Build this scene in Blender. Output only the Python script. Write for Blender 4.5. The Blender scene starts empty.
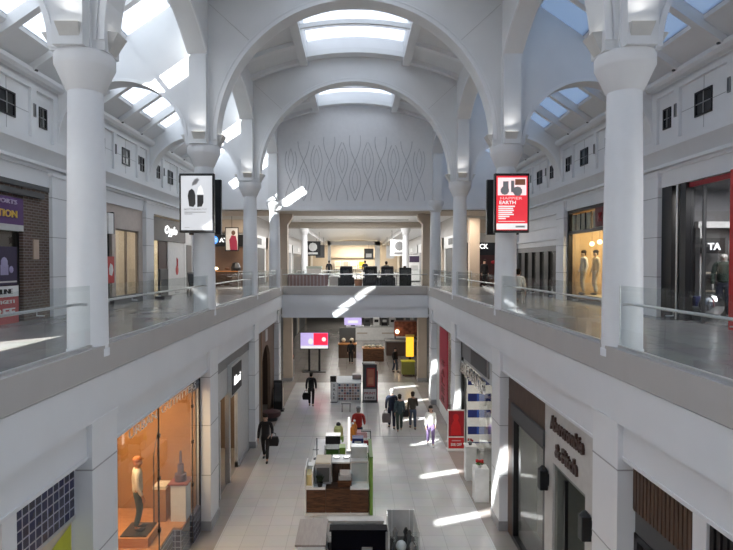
import bpy, bmesh, math, random
from mathutils import Vector, Matrix
random.seed(11)
PI = math.pi
SC = bpy.context.scene
COL = SC.collection
EYE = 7.5                                  # camera height above the ground floor
def Z(h): return EYE + h
# ------------------------------------------------------------------ materials
def nt(name):
    m = bpy.data.materials.new(name); m.use_nodes = True
    t = m.node_tree; b = t.nodes['Principled BSDF']
    return m, t, b
def setp(b, **k):
    names = dict(col='Base Color', rough='Roughness', metal='Metallic', spec='Specular IOR Level', ecol='Emission Color', est='Emission Strength', coat='Coat Weight')
    for a, v in k.items():
        if a in ('col', 'ecol'): v = (*v, 1)
        b.inputs[names[a]].default_value = v
def pm(name, col, rough=.5, metal=0., var=.05, scale=6., spec=.4, est=0., ecol=None, bump=0.):
    """painted / plain surface with a little procedural unevenness"""
    m, t, b = nt(name)
    setp(b, rough=rough, metal=metal, spec=spec)
    g = t.nodes.new('ShaderNodeNewGeometry')
    n = t.nodes.new('ShaderNodeTexNoise'); n.inputs['Scale'].default_value = scale; n.inputs['Detail'].default_value = 3
    t.links.new(g.outputs['Position'], n.inputs['Vector'])
    r = t.nodes.new('ShaderNodeValToRGB')
    r.color_ramp.elements[0].position = .3; r.color_ramp.elements[1].position = .7
    r.color_ramp.elements[0].color = (*[max(0, c*(1-var)) for c in col], 1)
    r.color_ramp.elements[1].color = (*[min(1, c*(1+var)) for c in col], 1)
    t.links.new(n.outputs['Fac'], r.inputs['Fac']); t.links.new(r.outputs['Color'], b.inputs['Base Color'])
    if bump:
        bp = t.nodes.new('ShaderNodeBump'); bp.inputs['Strength'].default_value = bump
        t.links.new(n.outputs['Fac'], bp.inputs['Height']); t.links.new(bp.outputs['Normal'], b.inputs['Normal'])
    if est:
        setp(b, ecol=ecol or col, est=est)
    return m
def brickmat(name, c1, c2, mortar, bw, bh, msize=.01, plane='XY', rough=.35, offset=0., spec=.5, bump=0.):
    m, t, b = nt(name); setp(b, rough=rough, spec=spec)
    g = t.nodes.new('ShaderNodeNewGeometry')
    s = t.nodes.new('ShaderNodeSeparateXYZ'); c = t.nodes.new('ShaderNodeCombineXYZ')
    t.links.new(g.outputs['Position'], s.inputs[0])
    t.links.new(s.outputs[plane[0]], c.inputs[0]); t.links.new(s.outputs[plane[1]], c.inputs[1])
    k = t.nodes.new('ShaderNodeTexBrick')
    k.offset = offset; k.inputs['Scale'].default_value = 1
    k.inputs['Color1'].default_value = (*c1, 1); k.inputs['Color2'].default_value = (*c2, 1); k.inputs['Mortar'].default_value = (*mortar, 1)
    k.inputs['Brick Width'].default_value = bw; k.inputs['Row Height'].default_value = bh; k.inputs['Mortar Size'].default_value = msize
    t.links.new(c.outputs[0], k.inputs['Vector'])
    n = t.nodes.new('ShaderNodeTexNoise'); n.inputs['Scale'].default_value = 1.7; n.inputs['Detail'].default_value = 5
    t.links.new(g.outputs['Position'], n.inputs['Vector'])
    mx = t.nodes.new('ShaderNodeMixRGB'); mx.blend_type = 'OVERLAY'; mx.inputs[0].default_value = .12
    t.links.new(k.outputs['Color'], mx.inputs[1]); t.links.new(n.outputs['Color'], mx.inputs[2])
    h = t.nodes.new('ShaderNodeHueSaturation'); h.inputs['Saturation'].default_value = .9
    t.links.new(mx.outputs[0], h.inputs['Color']); t.links.new(h.outputs[0], b.inputs['Base Color'])
    if bump:
        bp = t.nodes.new('ShaderNodeBump'); bp.inputs['Strength'].default_value = bump; bp.inputs['Distance'].default_value = .01; bp.invert = True
        t.links.new(k.outputs['Fac'], bp.inputs['Height']); t.links.new(bp.outputs['Normal'], b.inputs['Normal'])
    return m
def woodmat(name, c1, c2, stretch=(1, 1, 12), rough=.45, scale=3., est=0):
    m, t, b = nt(name); setp(b, rough=rough, spec=.4)
    g = t.nodes.new('ShaderNodeNewGeometry')
    mp = t.nodes.new('ShaderNodeMapping'); mp.inputs['Scale'].default_value = stretch
    n = t.nodes.new('ShaderNodeTexNoise'); n.inputs['Scale'].default_value = scale; n.inputs['Detail'].default_value = 6; n.inputs['Distortion'].default_value = .6
    r = t.nodes.new('ShaderNodeValToRGB')
    r.color_ramp.elements[0].position = .32; r.color_ramp.elements[1].position = .68
    r.color_ramp.elements[0].color = (*c1, 1); r.color_ramp.elements[1].color = (*c2, 1)
    t.links.new(g.outputs['Position'], mp.inputs[0]); t.links.new(mp.outputs[0], n.inputs['Vector'])
    t.links.new(n.outputs['Fac'], r.inputs[0]); t.links.new(r.outputs[0], b.inputs['Base Color'])
    return m
def glassmat(name, tint, refl=1., rough=.02, ior=1.5, dirt=0.):
    m = bpy.data.materials.new(name); m.use_nodes = True; t = m.node_tree
    for n in list(t.nodes): t.nodes.remove(n)
    o = t.nodes.new('ShaderNodeOutputMaterial'); mix = t.nodes.new('ShaderNodeMixShader')
    tr = t.nodes.new('ShaderNodeBsdfTransparent'); gl = t.nodes.new('ShaderNodeBsdfGlossy'); fr = t.nodes.new('ShaderNodeFresnel')
    tr.inputs[0].default_value = (*tint, 1); gl.inputs['Roughness'].default_value = rough; fr.inputs[0].default_value = ior
    mu = t.nodes.new('ShaderNodeMath'); mu.operation = 'MULTIPLY'; mu.inputs[1].default_value = refl; mu.use_clamp = True
    g = t.nodes.new('ShaderNodeNewGeometry'); iv = t.nodes.new('ShaderNodeMath'); iv.operation = 'SUBTRACT'; iv.inputs[0].default_value = 1
    m3 = t.nodes.new('ShaderNodeMath'); m3.operation = 'MULTIPLY'
    t.links.new(g.outputs['Backfacing'], iv.inputs[1])
    t.links.new(fr.outputs[0], mu.inputs[0]); t.links.new(mu.outputs[0], m3.inputs[0]); t.links.new(iv.outputs[0], m3.inputs[1]); t.links.new(m3.outputs[0], mix.inputs[0])
    t.links.new(tr.outputs[0], mix.inputs[1]); t.links.new(gl.outputs[0], mix.inputs[2]); t.links.new(mix.outputs[0], o.inputs[0])
    if dirt:
        df = t.nodes.new('ShaderNodeBsdfDiffuse'); df.inputs[0].default_value = (.7, .75, .74, 1)
        m2 = t.nodes.new('ShaderNodeMixShader'); m2.inputs[0].default_value = dirt
        t.links.new(mix.outputs[0], m2.inputs[1]); t.links.new(df.outputs[0], m2.inputs[2]); t.links.new(m2.outputs[0], o.inputs[0])
    return m
W = pm('white_wall_paint', (.785, .795, .81), .55, var=.02, scale=1.5)
VA = pm('vault_paint', (.745, .755, .765), .6, var=.03, scale=1.2)
CO = pm('column_paint', (.78, .80, .83), .4, var=.02, scale=2)
FA = pm('fascia_paint', (.735, .75, .775), .5, var=.02, scale=1)
TAUPE = pm('taupe_paint', (.455, .44, .43), .5, var=.03, scale=1.5)
TAN = pm('tan_paint', (.50, .42, .34), .55, var=.04, scale=2)
GREYJ = pm('joint_grey', (.42, .42, .43), .6)
PLINTH = pm('grey_stone_plinth', (.34, .34, .35), .4, var=.1)
FLOOR = brickmat('pale_floor_tile', (.60, .59, .575), (.55, .54, .525), (.40, .39, .38), .61, .61, .006, rough=.2, spec=.55)
BORD = brickmat('taupe_border_tile', (.36, .315, .285), (.33, .29, .265), (.27, .24, .22), .61, .61, .006, rough=.25)
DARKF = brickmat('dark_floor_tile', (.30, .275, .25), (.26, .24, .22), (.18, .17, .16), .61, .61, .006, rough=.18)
WALKF = brickmat('walkway_floor_tile', (.25, .245, .24), (.22, .215, .21), (.16, .155, .15), .61, .61, .006, rough=.25)
GLASS = glassmat('railing_glass', (.95, .967, .963), .9, dirt=.004)
SHOPG = glassmat('shop_glass', (.88, .9, .9), 1.0)
SKYG = glassmat('skylight_glass', (.9, .93, .95), .5)
def hazymat(name, tr, tl):
    m = bpy.data.materials.new(name); m.use_nodes = True; t = m.node_tree
    for n in list(t.nodes): t.nodes.remove(n)
    o = t.nodes.new('ShaderNodeOutputMaterial'); a = t.nodes.new('ShaderNodeAddShader')
    p = t.nodes.new('ShaderNodeBsdfTransparent'); q = t.nodes.new('ShaderNodeBsdfTranslucent')
    p.inputs[0].default_value = (*tr, 1); q.inputs[0].default_value = (*tl, 1)
    t.links.new(p.outputs[0], a.inputs[0]); t.links.new(q.outputs[0], a.inputs[1]); t.links.new(a.outputs[0], o.inputs[0])
    return m
HAZE = hazymat('frosted_skylight_glass', (.11, .115, .12), (.33, .35, .37))
HAZE2 = hazymat('frosted_rooflight_glass', (.05, .052, .055), (.40, .42, .44))
STEEL = pm('brushed_steel', (.62, .62, .63), .3, 1., var=.08, scale=40)
ALU = pm('aluminium_channel', (.62, .63, .63), .4, .7, var=.05, scale=20)
BLACK = pm('black_metal', (.015, .015, .017), .35)
BLK2 = pm('black_plastic', (.022, .022, .025), .5)
DGREY = pm('dark_grey_panel', (.075, .077, .08), .45)
MGREY = pm('mid_grey_panel', (.25, .25, .25), .5)
LGREY = pm('light_grey_panel', (.58, .58, .57), .5)
WHT = pm('white_laminate', (.82, .82, .81), .35)
BRICK = brickmat('brown_brick', (.10, .065, .05), (.15, .095, .075), (.22, .19, .17), .22, .075, .012, 'YZ', .8, .5, .2, .5)
BTILE = brickmat('navy_tile_wall', (.012, .016, .06), (.02, .024, .085), (.35, .36, .42), .15, .15, .012, 'YZ', .2)
BTILX = brickmat('navy_tile_riser', (.012, .016, .06), (.02, .024, .085), (.35, .36, .42), .15, .15, .012, 'XZ', .2)
BTILF = brickmat('navy_tile_floor', (.012, .016, .09), (.02, .024, .12), (.12, .13, .2), .15, .15, .012, 'XY', .2)
WOODD = woodmat('dark_wood_slats', (.055, .03, .02), (.12, .07, .045), (14, 14, 1))
WOODO = woodmat('orange_wood', (.42, .17, .05), (.55, .25, .09), (1, 3, 8))
WOODK = woodmat('walnut_counter_wood', (.045, .02, .01), (.17, .075, .035), (1.2, 1, 9))
WOODG = woodmat('grey_wood_laminate', (.27, .24, .225), (.34, .305, .285), (6, 1, 1))
ORANGE = pm('warm_orange_wall', (.40, .19, .065), .6, var=.1, scale=1.2)
BEIGE = pm('beige_wall', (.58, .50, .41), .6)
CREAM = pm('cream_wall', (.70, .62, .48), .6)
RED = pm('red_gloss', (.55, .018, .022), .35)
REDD = pm('deep_red', (.30, .012, .02), .45)
MAG = pm('magenta_red_banner', (.42, .02, .05), .5)
GRN = pm('leaf_green', (.06, .16, .03), .5, var=.3, scale=30)
LIME = pm('lime_panel', (.20, .36, .07), .4)
CHART = pm('chartreuse_panel', (.55, .55, .04), .5)
NAVY = pm('navy_print', (.018, .03, .16), .45)
BLUE = pm('blue_print', (.04, .10, .42), .45)
PINK = pm('pink_print', (.62, .35, .36), .5)
YEL = pm('yellow_print', (.75, .50, .05), .4)
PURP = pm('purple_print', (.10, .04, .16), .5)
GOLD = pm('gold_lettering', (.75, .50, .10), .4)
BROWN = pm('brown_leather', (.10, .05, .03), .5)
SKIN = pm('skin', (.50, .31, .23), .5)
CHROME = pm('chrome', (.85, .85, .86), .08, 1., var=.02)
WHITELIT = pm('lit_white_sign', (.9, .9, .9), .4, est=.6)
SCRW = pm('white_screen', (.3, .31, .33), .3, ecol=(.78, .80, .84), est=.24, var=.01)
SCRR = pm('red_screen', (.62, .03, .04), .3, est=.30, ecol=(.72, .03, .05), var=.02)
SCRT = pm('screen_white_print', (.4, .4, .4), .3, ecol=(.9, .9, .9), est=.3)
SCRK = pm('screen_dark_print', (.05, .05, .055), .3, est=.02)
SCRG = pm('screen_grey_print', (.3, .3, .31), .3, est=.06)
SCRP = pm('screen_lilac', (.4, .33, .6), .3, est=.4)
SCRB = pm('blue_lit_logo', (.05, .25, .75), .3, est=.5, ecol=(.04, .25, .9))
SCRY = pm('yellow_lit_sign', (.85, .45, .03), .3, est=.5)
WARML = pm('warm_lamp_face', (1., .8, .5), .4, est=2.5, ecol=(1., .75, .42))
COOLL = pm('white_lamp_face', (1., 1., .96), .4, est=2.5)
UPL = pm('uplight_lens', (.9, .86, .75), .3, est=.5, ecol=(1., .93, .8))
# ------------------------------------------------------------------ mesh builder
_txt = {}
def text_geo(body, bold=0., extrude=.02, shear=0.):
    key = (body, bold, extrude, shear)
    if key not in _txt:
        cu = bpy.data.curves.new('t', 'FONT'); cu.body = body; cu.size = 1; cu.extrude = extrude; cu.offset = bold; cu.resolution_u = 2; cu.shear = shear
        o = bpy.data.objects.new('t', cu); COL.objects.link(o)
        dg = bpy.context.evaluated_depsgraph_get(); dg.update()
        me = bpy.data.meshes.new_from_object(o.evaluated_get(dg))
        _txt[key] = ([v.co.copy() for v in me.vertices], [tuple(p.vertices) for p in me.polygons])
        bpy.data.objects.remove(o); bpy.data.curves.remove(cu); bpy.data.meshes.remove(me)
    return _txt[key]
class MB:
    def __init__(s, o=(0, 0, 0)): s.v = []; s.f = []; s.o = Vector(o)
    def add(s, vs, fs):
        n = len(s.v); s.v += [Vector(v) for v in vs]; s.f += [tuple(i+n for i in f) for f in fs]; return s
    def box(s, x0, x1, y0, y1, z0, z1):
        x0, x1 = sorted((x0, x1)); y0, y1 = sorted((y0, y1)); z0, z1 = sorted((z0, z1))
        return s.add([(x0,y0,z0),(x1,y0,z0),(x1,y1,z0),(x0,y1,z0),(x0,y0,z1),(x1,y0,z1),(x1,y1,z1),(x0,y1,z1)],
                     [(0,3,2,1),(4,5,6,7),(0,1,5,4),(1,2,6,5),(2,3,7,6),(3,0,4,7)])
    def hexa(s, b, t):     # bottom 4 pts, top 4 pts (same winding)
        return s.add(list(b)+list(t), [(0,3,2,1),(4,5,6,7),(0,1,5,4),(1,2,6,5),(2,3,7,6),(3,0,4,7)])
    def prism(s, pts, axis, a, b):   # 2D outline extruded along axis
        def P(p, c): return {'x': (c, p[0], p[1]), 'y': (p[0], c, p[1]), 'z': (p[0], p[1], c)}[axis]
        n = len(pts)
        return s.add([P(p, a) for p in pts]+[P(p, b) for p in pts],
                     [tuple(range(n))[::-1], tuple(range(n, 2*n))]+[(i, (i+1) % n, n+(i+1) % n, n+i) for i in range(n)])
    def lathe(s, cx, cy, prof, n=32, cap=True):
        vs = []; fs = []
        for r, z in prof:
            for k in range(n): vs.append((cx+r*math.cos(2*PI*k/n), cy+r*math.sin(2*PI*k/n), z))
        for j in range(len(prof)-1):
            for k in range(n):
                k2 = (k+1) % n; fs.append((j*n+k, j*n+k2, (j+1)*n+k2, (j+1)*n+k))
        if cap:
            fs.append(tuple(range(n))[::-1]); fs.append(tuple(range((len(prof)-1)*n, len(prof)*n)))
        return s.add(vs, fs)
    def cyl(s, cx, cy, r, z0, z1, n=16): return s.lathe(cx, cy, [(r, z0), (r, z1)], n)
    def ball(s, c, r, n=12, sx=1, sy=1, sz=1):
        m = max(5, n//2); vs = []; fs = []
        for j in range(m+1):
            a = PI*j/m
            for k in range(n):
                t = 2*PI*k/n; vs.append((c[0]+sx*r*math.sin(a)*math.cos(t), c[1]+sy*r*math.sin(a)*math.sin(t), c[2]-sz*r*math.cos(a)))
        for j in range(m):
            for k in range(n):
                k2 = (k+1) % n; fs.append((j*n+k, j*n+k2, (j+1)*n+k2, (j+1)*n+k))
        return s.add(vs, fs)
    def tube(s, pts, r, n=8, cap=True):
        pts = [Vector(p) for p in pts]; vs = []; fs = []
        rs = r if isinstance(r, (list, tuple)) else [r]*len(pts)
        for i, p in enumerate(pts):
            d = (pts[min(i+1, len(pts)-1)]-pts[max(i-1, 0)]).normalized()
            up = Vector((0, 0, 1)) if abs(d.z) < .95 else Vector((0, 1, 0))
            a = d.cross(up).normalized(); b = a.cross(d)
            for k in range(n):
                t = 2*PI*k/n; vs.append(p+a*rs[i]*math.cos(t)+b*rs[i]*math.sin(t))
        for j in range(len(pts)-1):
            for k in range(n):
                k2 = (k+1) % n; fs.append((j*n+k, j*n+k2, (j+1)*n+k2, (j+1)*n+k))
        if cap: fs += [tuple(range(n))[::-1], tuple(range((len(pts)-1)*n, len(pts)*n))]
        return s.add(vs, fs)
    def text(s, body, size, org, u, v=(0, 0, 1), center=True, bold=0., extrude=.02, width=None, shear=0.):
        vs, fs = text_geo(body, bold, extrude/size, shear)
        u = Vector(u).normalized(); v = Vector(v).normalized(); w = u.cross(v)
        x0 = min(p.x for p in vs); x1 = max(p.x for p in vs); kx = 1
        if width: kx = width/((x1-x0)*size)
        cx = (x0+x1)/2 if center else x0
        return s.add([Vector(org)+u*((p.x-cx)*size*kx)+v*(p.y*size)+w*(p.z*size) for p in vs], fs)
    def strip(s, axis, us, zb, zt, c0, c1):
        """wall sampled along axis with bottom curve zb(u) and top curve zt(u), thickness c0..c1"""
        P = (lambda u, c, z: (u, c, z)) if axis == 'x' else (lambda u, c, z: (c, u, z))
        n0 = len(us); vs = []
        for u in us:
            vs += [P(u, c0, zb(u)), P(u, c0, zt(u)), P(u, c1, zb(u)), P(u, c1, zt(u))]
        fs = []
        for i in range(n0-1):
            a = 4*i; b = a+4
            fs += [(a, b, b+1, a+1), (a+2, a+3, b+3, b+2), (a, a+2, b+2, b), (a+1, b+1, b+3, a+3)]
        fs += [(0, 1, 3, 2), (4*n0-4, 4*n0-2, 4*n0-1, 4*n0-3)]
        return s.add(vs, fs)
    def build(s, name, mat, parent=None, smooth=False, bevel=0., label=None):
        me = bpy.data.meshes.new(name)
        me.from_pydata([v-s.o for v in s.v], [], s.f)
        bm = bmesh.new(); bm.from_mesh(me)
        if bevel: bmesh.ops.remove_doubles(bm, verts=bm.verts, dist=1e-5)
        bmesh.ops.recalc_face_normals(bm, faces=bm.faces)
        bm.to_mesh(me); bm.free()
        me.materials.append(mat)
        o = bpy.data.objects.new(name, me); COL.objects.link(o)
        if parent is not None: o.parent = parent
        if smooth:
            for p in me.polygons: p.use_smooth = True
            try: me.set_sharp_from_angle(angle=math.radians(40))
            except Exception: pass
        if bevel:
            md = o.modifiers.new('bevel', 'BEVEL'); md.width = bevel; md.segments = 2; md.limit_method = 'ANGLE'
        if label: o['label'] = label
        return o
def B(*a): return MB().box(*a)
def thing(name, label, cat, loc=(0, 0, 0), rz=0., group=None):
    o = bpy.data.objects.new(name, None); COL.objects.link(o); o.empty_display_size = .1
    o.location = loc; o.rotation_euler = (0, 0, rz); o['label'] = label; o['category'] = cat
    if group: o['group'] = group
    return o
def tag(o, label, cat, group=None):
    o['label'] = label; o['category'] = cat
    if group: o['group'] = group
    return o
def struct(o, label=None, cat=None):
    o['kind'] = 'structure'
    if label: o['label'] = label
    if cat: o['category'] = cat
    return o
def dup(o, loc=None, rz=None, label=None, group=None, parent=None):
    c = o.copy(); COL.objects.link(c)
    if parent is not None: c.parent = parent
    if loc is not None: c.location = loc
    if rz is not None: c.rotation_euler = (0, 0, rz)
    if label: c['label'] = label
    if group: c['group'] = group
    for ch in list(o.children): dup(ch, parent=c)
    return c
def area(loc, to, e, sx, sy, col=(1, 1, 1)):
    l = bpy.data.lights.new('lamp', 'AREA'); l.shape = 'RECTANGLE'; l.size = sx; l.size_y = sy; l.energy = e; l.color = col
    o = bpy.data.objects.new('lamp', l); COL.objects.link(o); o.location = loc
    if abs(loc[0]-to[0])+abs(loc[1]-to[1]) > .01: o.rotation_euler = (Vector(to)-Vector(loc)).to_track_quat('-Z', 'Y').to_euler()
    return o
def xs_of(a, b, n): return [a+(b-a)*i/n for i in range(n+1)]
def ordn(i): return ['first', 'second', 'third', 'fourth', 'fifth', 'sixth', 'seventh', 'eighth', 'ninth', 'tenth', 'eleventh', 'twelfth', 'thirteenth'][i]
SIDE = {-1: 'left', 1: 'right'}
YC = [-5, 2, 9, 16, 23, 30]                # column lines
# ------------------------------------------------------------------ the shell
struct(B(-3.7, 3.7, -6, 35, -.2, 0).build('floor', FLOOR))
for s in (-1, 1):
    struct(B(s*3.7, s*9.5, -6, 35, -.2, 0).build('floor_border_'+SIDE[s], BORD))
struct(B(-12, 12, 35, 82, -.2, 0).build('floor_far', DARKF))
fj = MB(); fj.box(-3.7, 3.7, 24.07, 24.12, 0, .004); fj.add([(1.06,24.1,.004),(1.11,24.1,.004),(1.28,30,.004),(1.23,30,.004)], [(0,1,2,3)])
struct(fj.build('trim_1', MGREY))
# balcony slabs with their stepped fascias
def mir(s, pts): return [(s*x, z) for x, z in pts]
for s in (-1, 1):
    S = SIDE[s]
    struct(MB().prism(mir(s, [(4.0, 6.18), (4.28, 6.18), (4.28, 6.0), (9.2, 6.0), (9.2, 5.86), (4.15, 5.86), (4.15, 5.74), (4.0, 5.74)]), 'y', -6, 31).build('floor_upper_'+S, TAUPE))
    struct(B(s*4.281, s*8.7, -6, 36, 6.0, 6.006).build('floor_walkway_'+S, WALKF))
    struct(MB().prism(mir(s, [(4.03, 5.72), (4.4, 5.72), (4.4, 5.04), (4.03, 5.04)]), 'y', -6, 31.03).build('wall_fascia_'+S, FA))
    struct(MB().prism(mir(s, [(4.12, 5.04), (4.4, 5.04), (4.4, 4.46), (4.12, 4.46), (4.12, 4.49), (4.10, 4.49), (4.10, 4.53), (4.12, 4.53)]), 'y', -6, 31.1).build('trim_lintel_'+S, FA))
    struct(B(s*4.15, s*4.4, -6, 31, 5.72, 5.86).build('trim_reveal_'+S, GREYJ))
    struct(B(s*4.4, s*9.2, -6, 31, 4.46, 4.6).build('ceiling_ground_'+S, LGREY))
    # ground floor pillars
    for i, y in enumerate(YC):
        pl = B(s*4.04, s*4.42, y-.45, y+.45, .26, 5.06).build('trim_pillar_'+S, W); struct(pl)
        jt = MB()
        for z in (1.55, 2.95, 4.3): jt.box(s*4.034, s*4.3, y-.455, y+.455, z, z+.022)
        jt.build('joint', GREYJ, pl)
        B(s*4.02, s*4.42, y-.47, y+.47, 0, .26).build('plinth', PLINTH, pl)
        B(s*4.02, s*4.3, y-.47, y+.47, 4.96, 5.06).build('cap_band', W, pl)
# the bridge and everything over it at the far end
struct(MB().prism([(31.0, 6.18), (31.28, 6.18), (31.28, 6.0), (100, 6.0), (100, 5.74), (31.0, 5.74)], 'x', -4.28, 4.28).build('floor_bridge', TAUPE))
for s in (-1, 1): struct(B(s*4.28, s*12, 31, 100, 5.74, 6.0).build('floor_upper_far_'+SIDE[s], WALKF))
struct(B(-4.28, 4.28, 31.28, 100, 6.0, 6.006).build('floor_bridge_tile', WALKF))
struct(B(-4.05, 4.05, 31.03, 31.4, 5.04, 5.72).build('wall_bridge_fascia', FA))
struct(B(-4.05, 4.05, 31.1, 31.4, 4.46, 5.04).build('trim_bridge_lintel', FA))
struct(B(-12, 12, 31.4, 82, 4.5, 4.62).build('ceiling_ground_far', LGREY))
# ------------------------------------------------------------------ columns
CAP = 10.80
def make_column():
    t = thing('column', 'c', 'column', (0, 0, 0))
    MB().lathe(0, 0, [(.32, 0), (.32, .12), (.308, .13), (.302, 1.2), (.278, 3.2), (.262, 4.2), (.266, 4.23)], 40).build('shaft', CO, t, True)
    MB().lathe(0, 0, [(.265, 4.2), (.285, 4.22), (.44, 4.57), (.455, 4.60), (.455, 4.755), (.41, 4.77)], 40).build('capital', W, t, True)
    MB().lathe(0, 0, [(.43, 4.765), (.43, 4.79), (.40, 4.81)], 40).build('abacus', W, t)
    return t
col0 = make_column(); first = True
CL = {9: 'nearest white round column on the {} balcony, tall in the foreground', 16: 'white round column carrying the {} hanging screen, beside the {} railing',
      23: 'third white round column along the {} railing, beyond the screens', 30: 'white round column at the {} corner where balcony meets bridge',
      2: 'white round column beside the camera on the {} balcony'}
for y in (9, 16, 23, 30, 2):
    for s in (-1, 1):
        lab = CL[y].replace('{}', SIDE[s])
        if first: col0.location = (s*4.3, y, 6.006); col0['label'] = lab; col0['group'] = 'round balcony columns'; first = False
        else: dup(col0, (s*4.3, y, 6.006), 0, lab, 'round balcony columns')
# ------------------------------------------------------------------ transverse arches over the nave and over the walkways
def hc(x): return Z(8.3)-(10-math.sqrt(100-x*x))          # shallow vault of the nave
def roofz(x): return Z(4.9)+.68*(8.3-abs(x))             # lean-to roof of the walkways
RN = 3.87; ZN = 10.95
def nave_b(x): return ZN+math.sqrt(max(0, RN*RN-x*x)) if abs(x) < RN else CAP
def walk_b(x):
    a = abs(x)-6.52
    return 10.85+1.72*math.sqrt(max(0, 1-(a/1.78)**2)) if abs(a) < 1.78 else CAP
def arcs(r, n=40): return [r*math.cos(PI*i/n) for i in range(n, -1, -1)][::-1] if False else sorted(r*math.cos(PI*i/n) for i in range(n+1))
for i, y in enumerate(YC[1:]):
    last = y == 30
    nm = 'wall_arch_%d' % (i+1)
    m = MB()
    if not last:
        us = [-4.12, -RN-.001]+arcs(RN)+[RN+.001, 4.12]
        m.strip('x', us, nave_b, lambda x: hc(x)+.25, y-.26, y+.26)
    w = struct(m.build(nm, VA)) if not last else None
    if w is not None:
        # raised moulding along the arch edge
        t = MB(); n = 48
        for rr0, rr1, d in ((RN-.005, RN+.09, .035), (RN+.13, RN+.17, .02)):
            us = [PI*k/n for k in range(n+1)]
            for a, b in zip(us, us[1:]):
                q = [(rr0*math.cos(a), rr0*math.sin(a)), (rr1*math.cos(a), rr1*math.sin(a)), (rr1*math.cos(b), rr1*math.sin(b)), (rr0*math.cos(b), rr0*math.sin(b))]
                for sg in (-1, 1):
                    yy = y+sg*.26; y2 = y+sg*(.26+d)
                    t.hexa([(p[0], yy, ZN+p[1]) for p in q], [(p[0], y2, ZN+p[1]) for p in q])
        t.build('arch_moulding', W, w)
        j = MB()
        for s in (-1, 1):     # radial panel joints in the spandrels
            j.tube([(s*2.95, y-.262, ZN+2.75), (s*4.05, y-.262, ZN+3.75)], .008, 6)
        j.build('joint', pm('pale_joint', (.55, .55, .55)), w)
    for s in (-1, 1):
        m = MB()
        if last:
            m.box(s*4.12, s*8.7, y-.2, y+.26, Z(2.85), Z(7.6))
        else:
            us = sorted([s*u for u in [4.12, 4.739]+[6.52+1.78*math.cos(PI*k/30) for k in range(31)]+[8.301, 8.5]])
            m.strip('x', us, walk_b, lambda x: roofz(x)+.12, y-.26, y+.26)
        struct(m.build('wall_walkway_arch_%s' % SIDE[s], VA if not last else W))
        if not last:
            t = MB(); n = 36
            for a, b in zip(range(n), range(1, n+1)):
                q = []
                for ang, e in ((a, 0), (a, .09), (b, .09), (b, 0)):
                    th = PI*ang/n; q.append((s*6.52+(1.775+e)*math.cos(th), 10.85+(1.715+e)*math.sin(th)))
                t.hexa([(p[0], y-.26, p[1]) for p in q], [(p[0], y-.295, p[1]) for p in q])
            struct(t.build('trim_walkway_arch_%s' % SIDE[s], W))
            # vertical beads on the pier and the springer on the outer wall
            v = MB()
            for xx in (4.075, 4.17, 4.62): v.box(s*xx, s*(xx+.035), y-.30, y-.255, CAP+.02, Z(5.75) if xx < 4.5 else Z(4.2))
            struct(v.build('trim_pier_%s' % SIDE[s], W))
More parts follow.
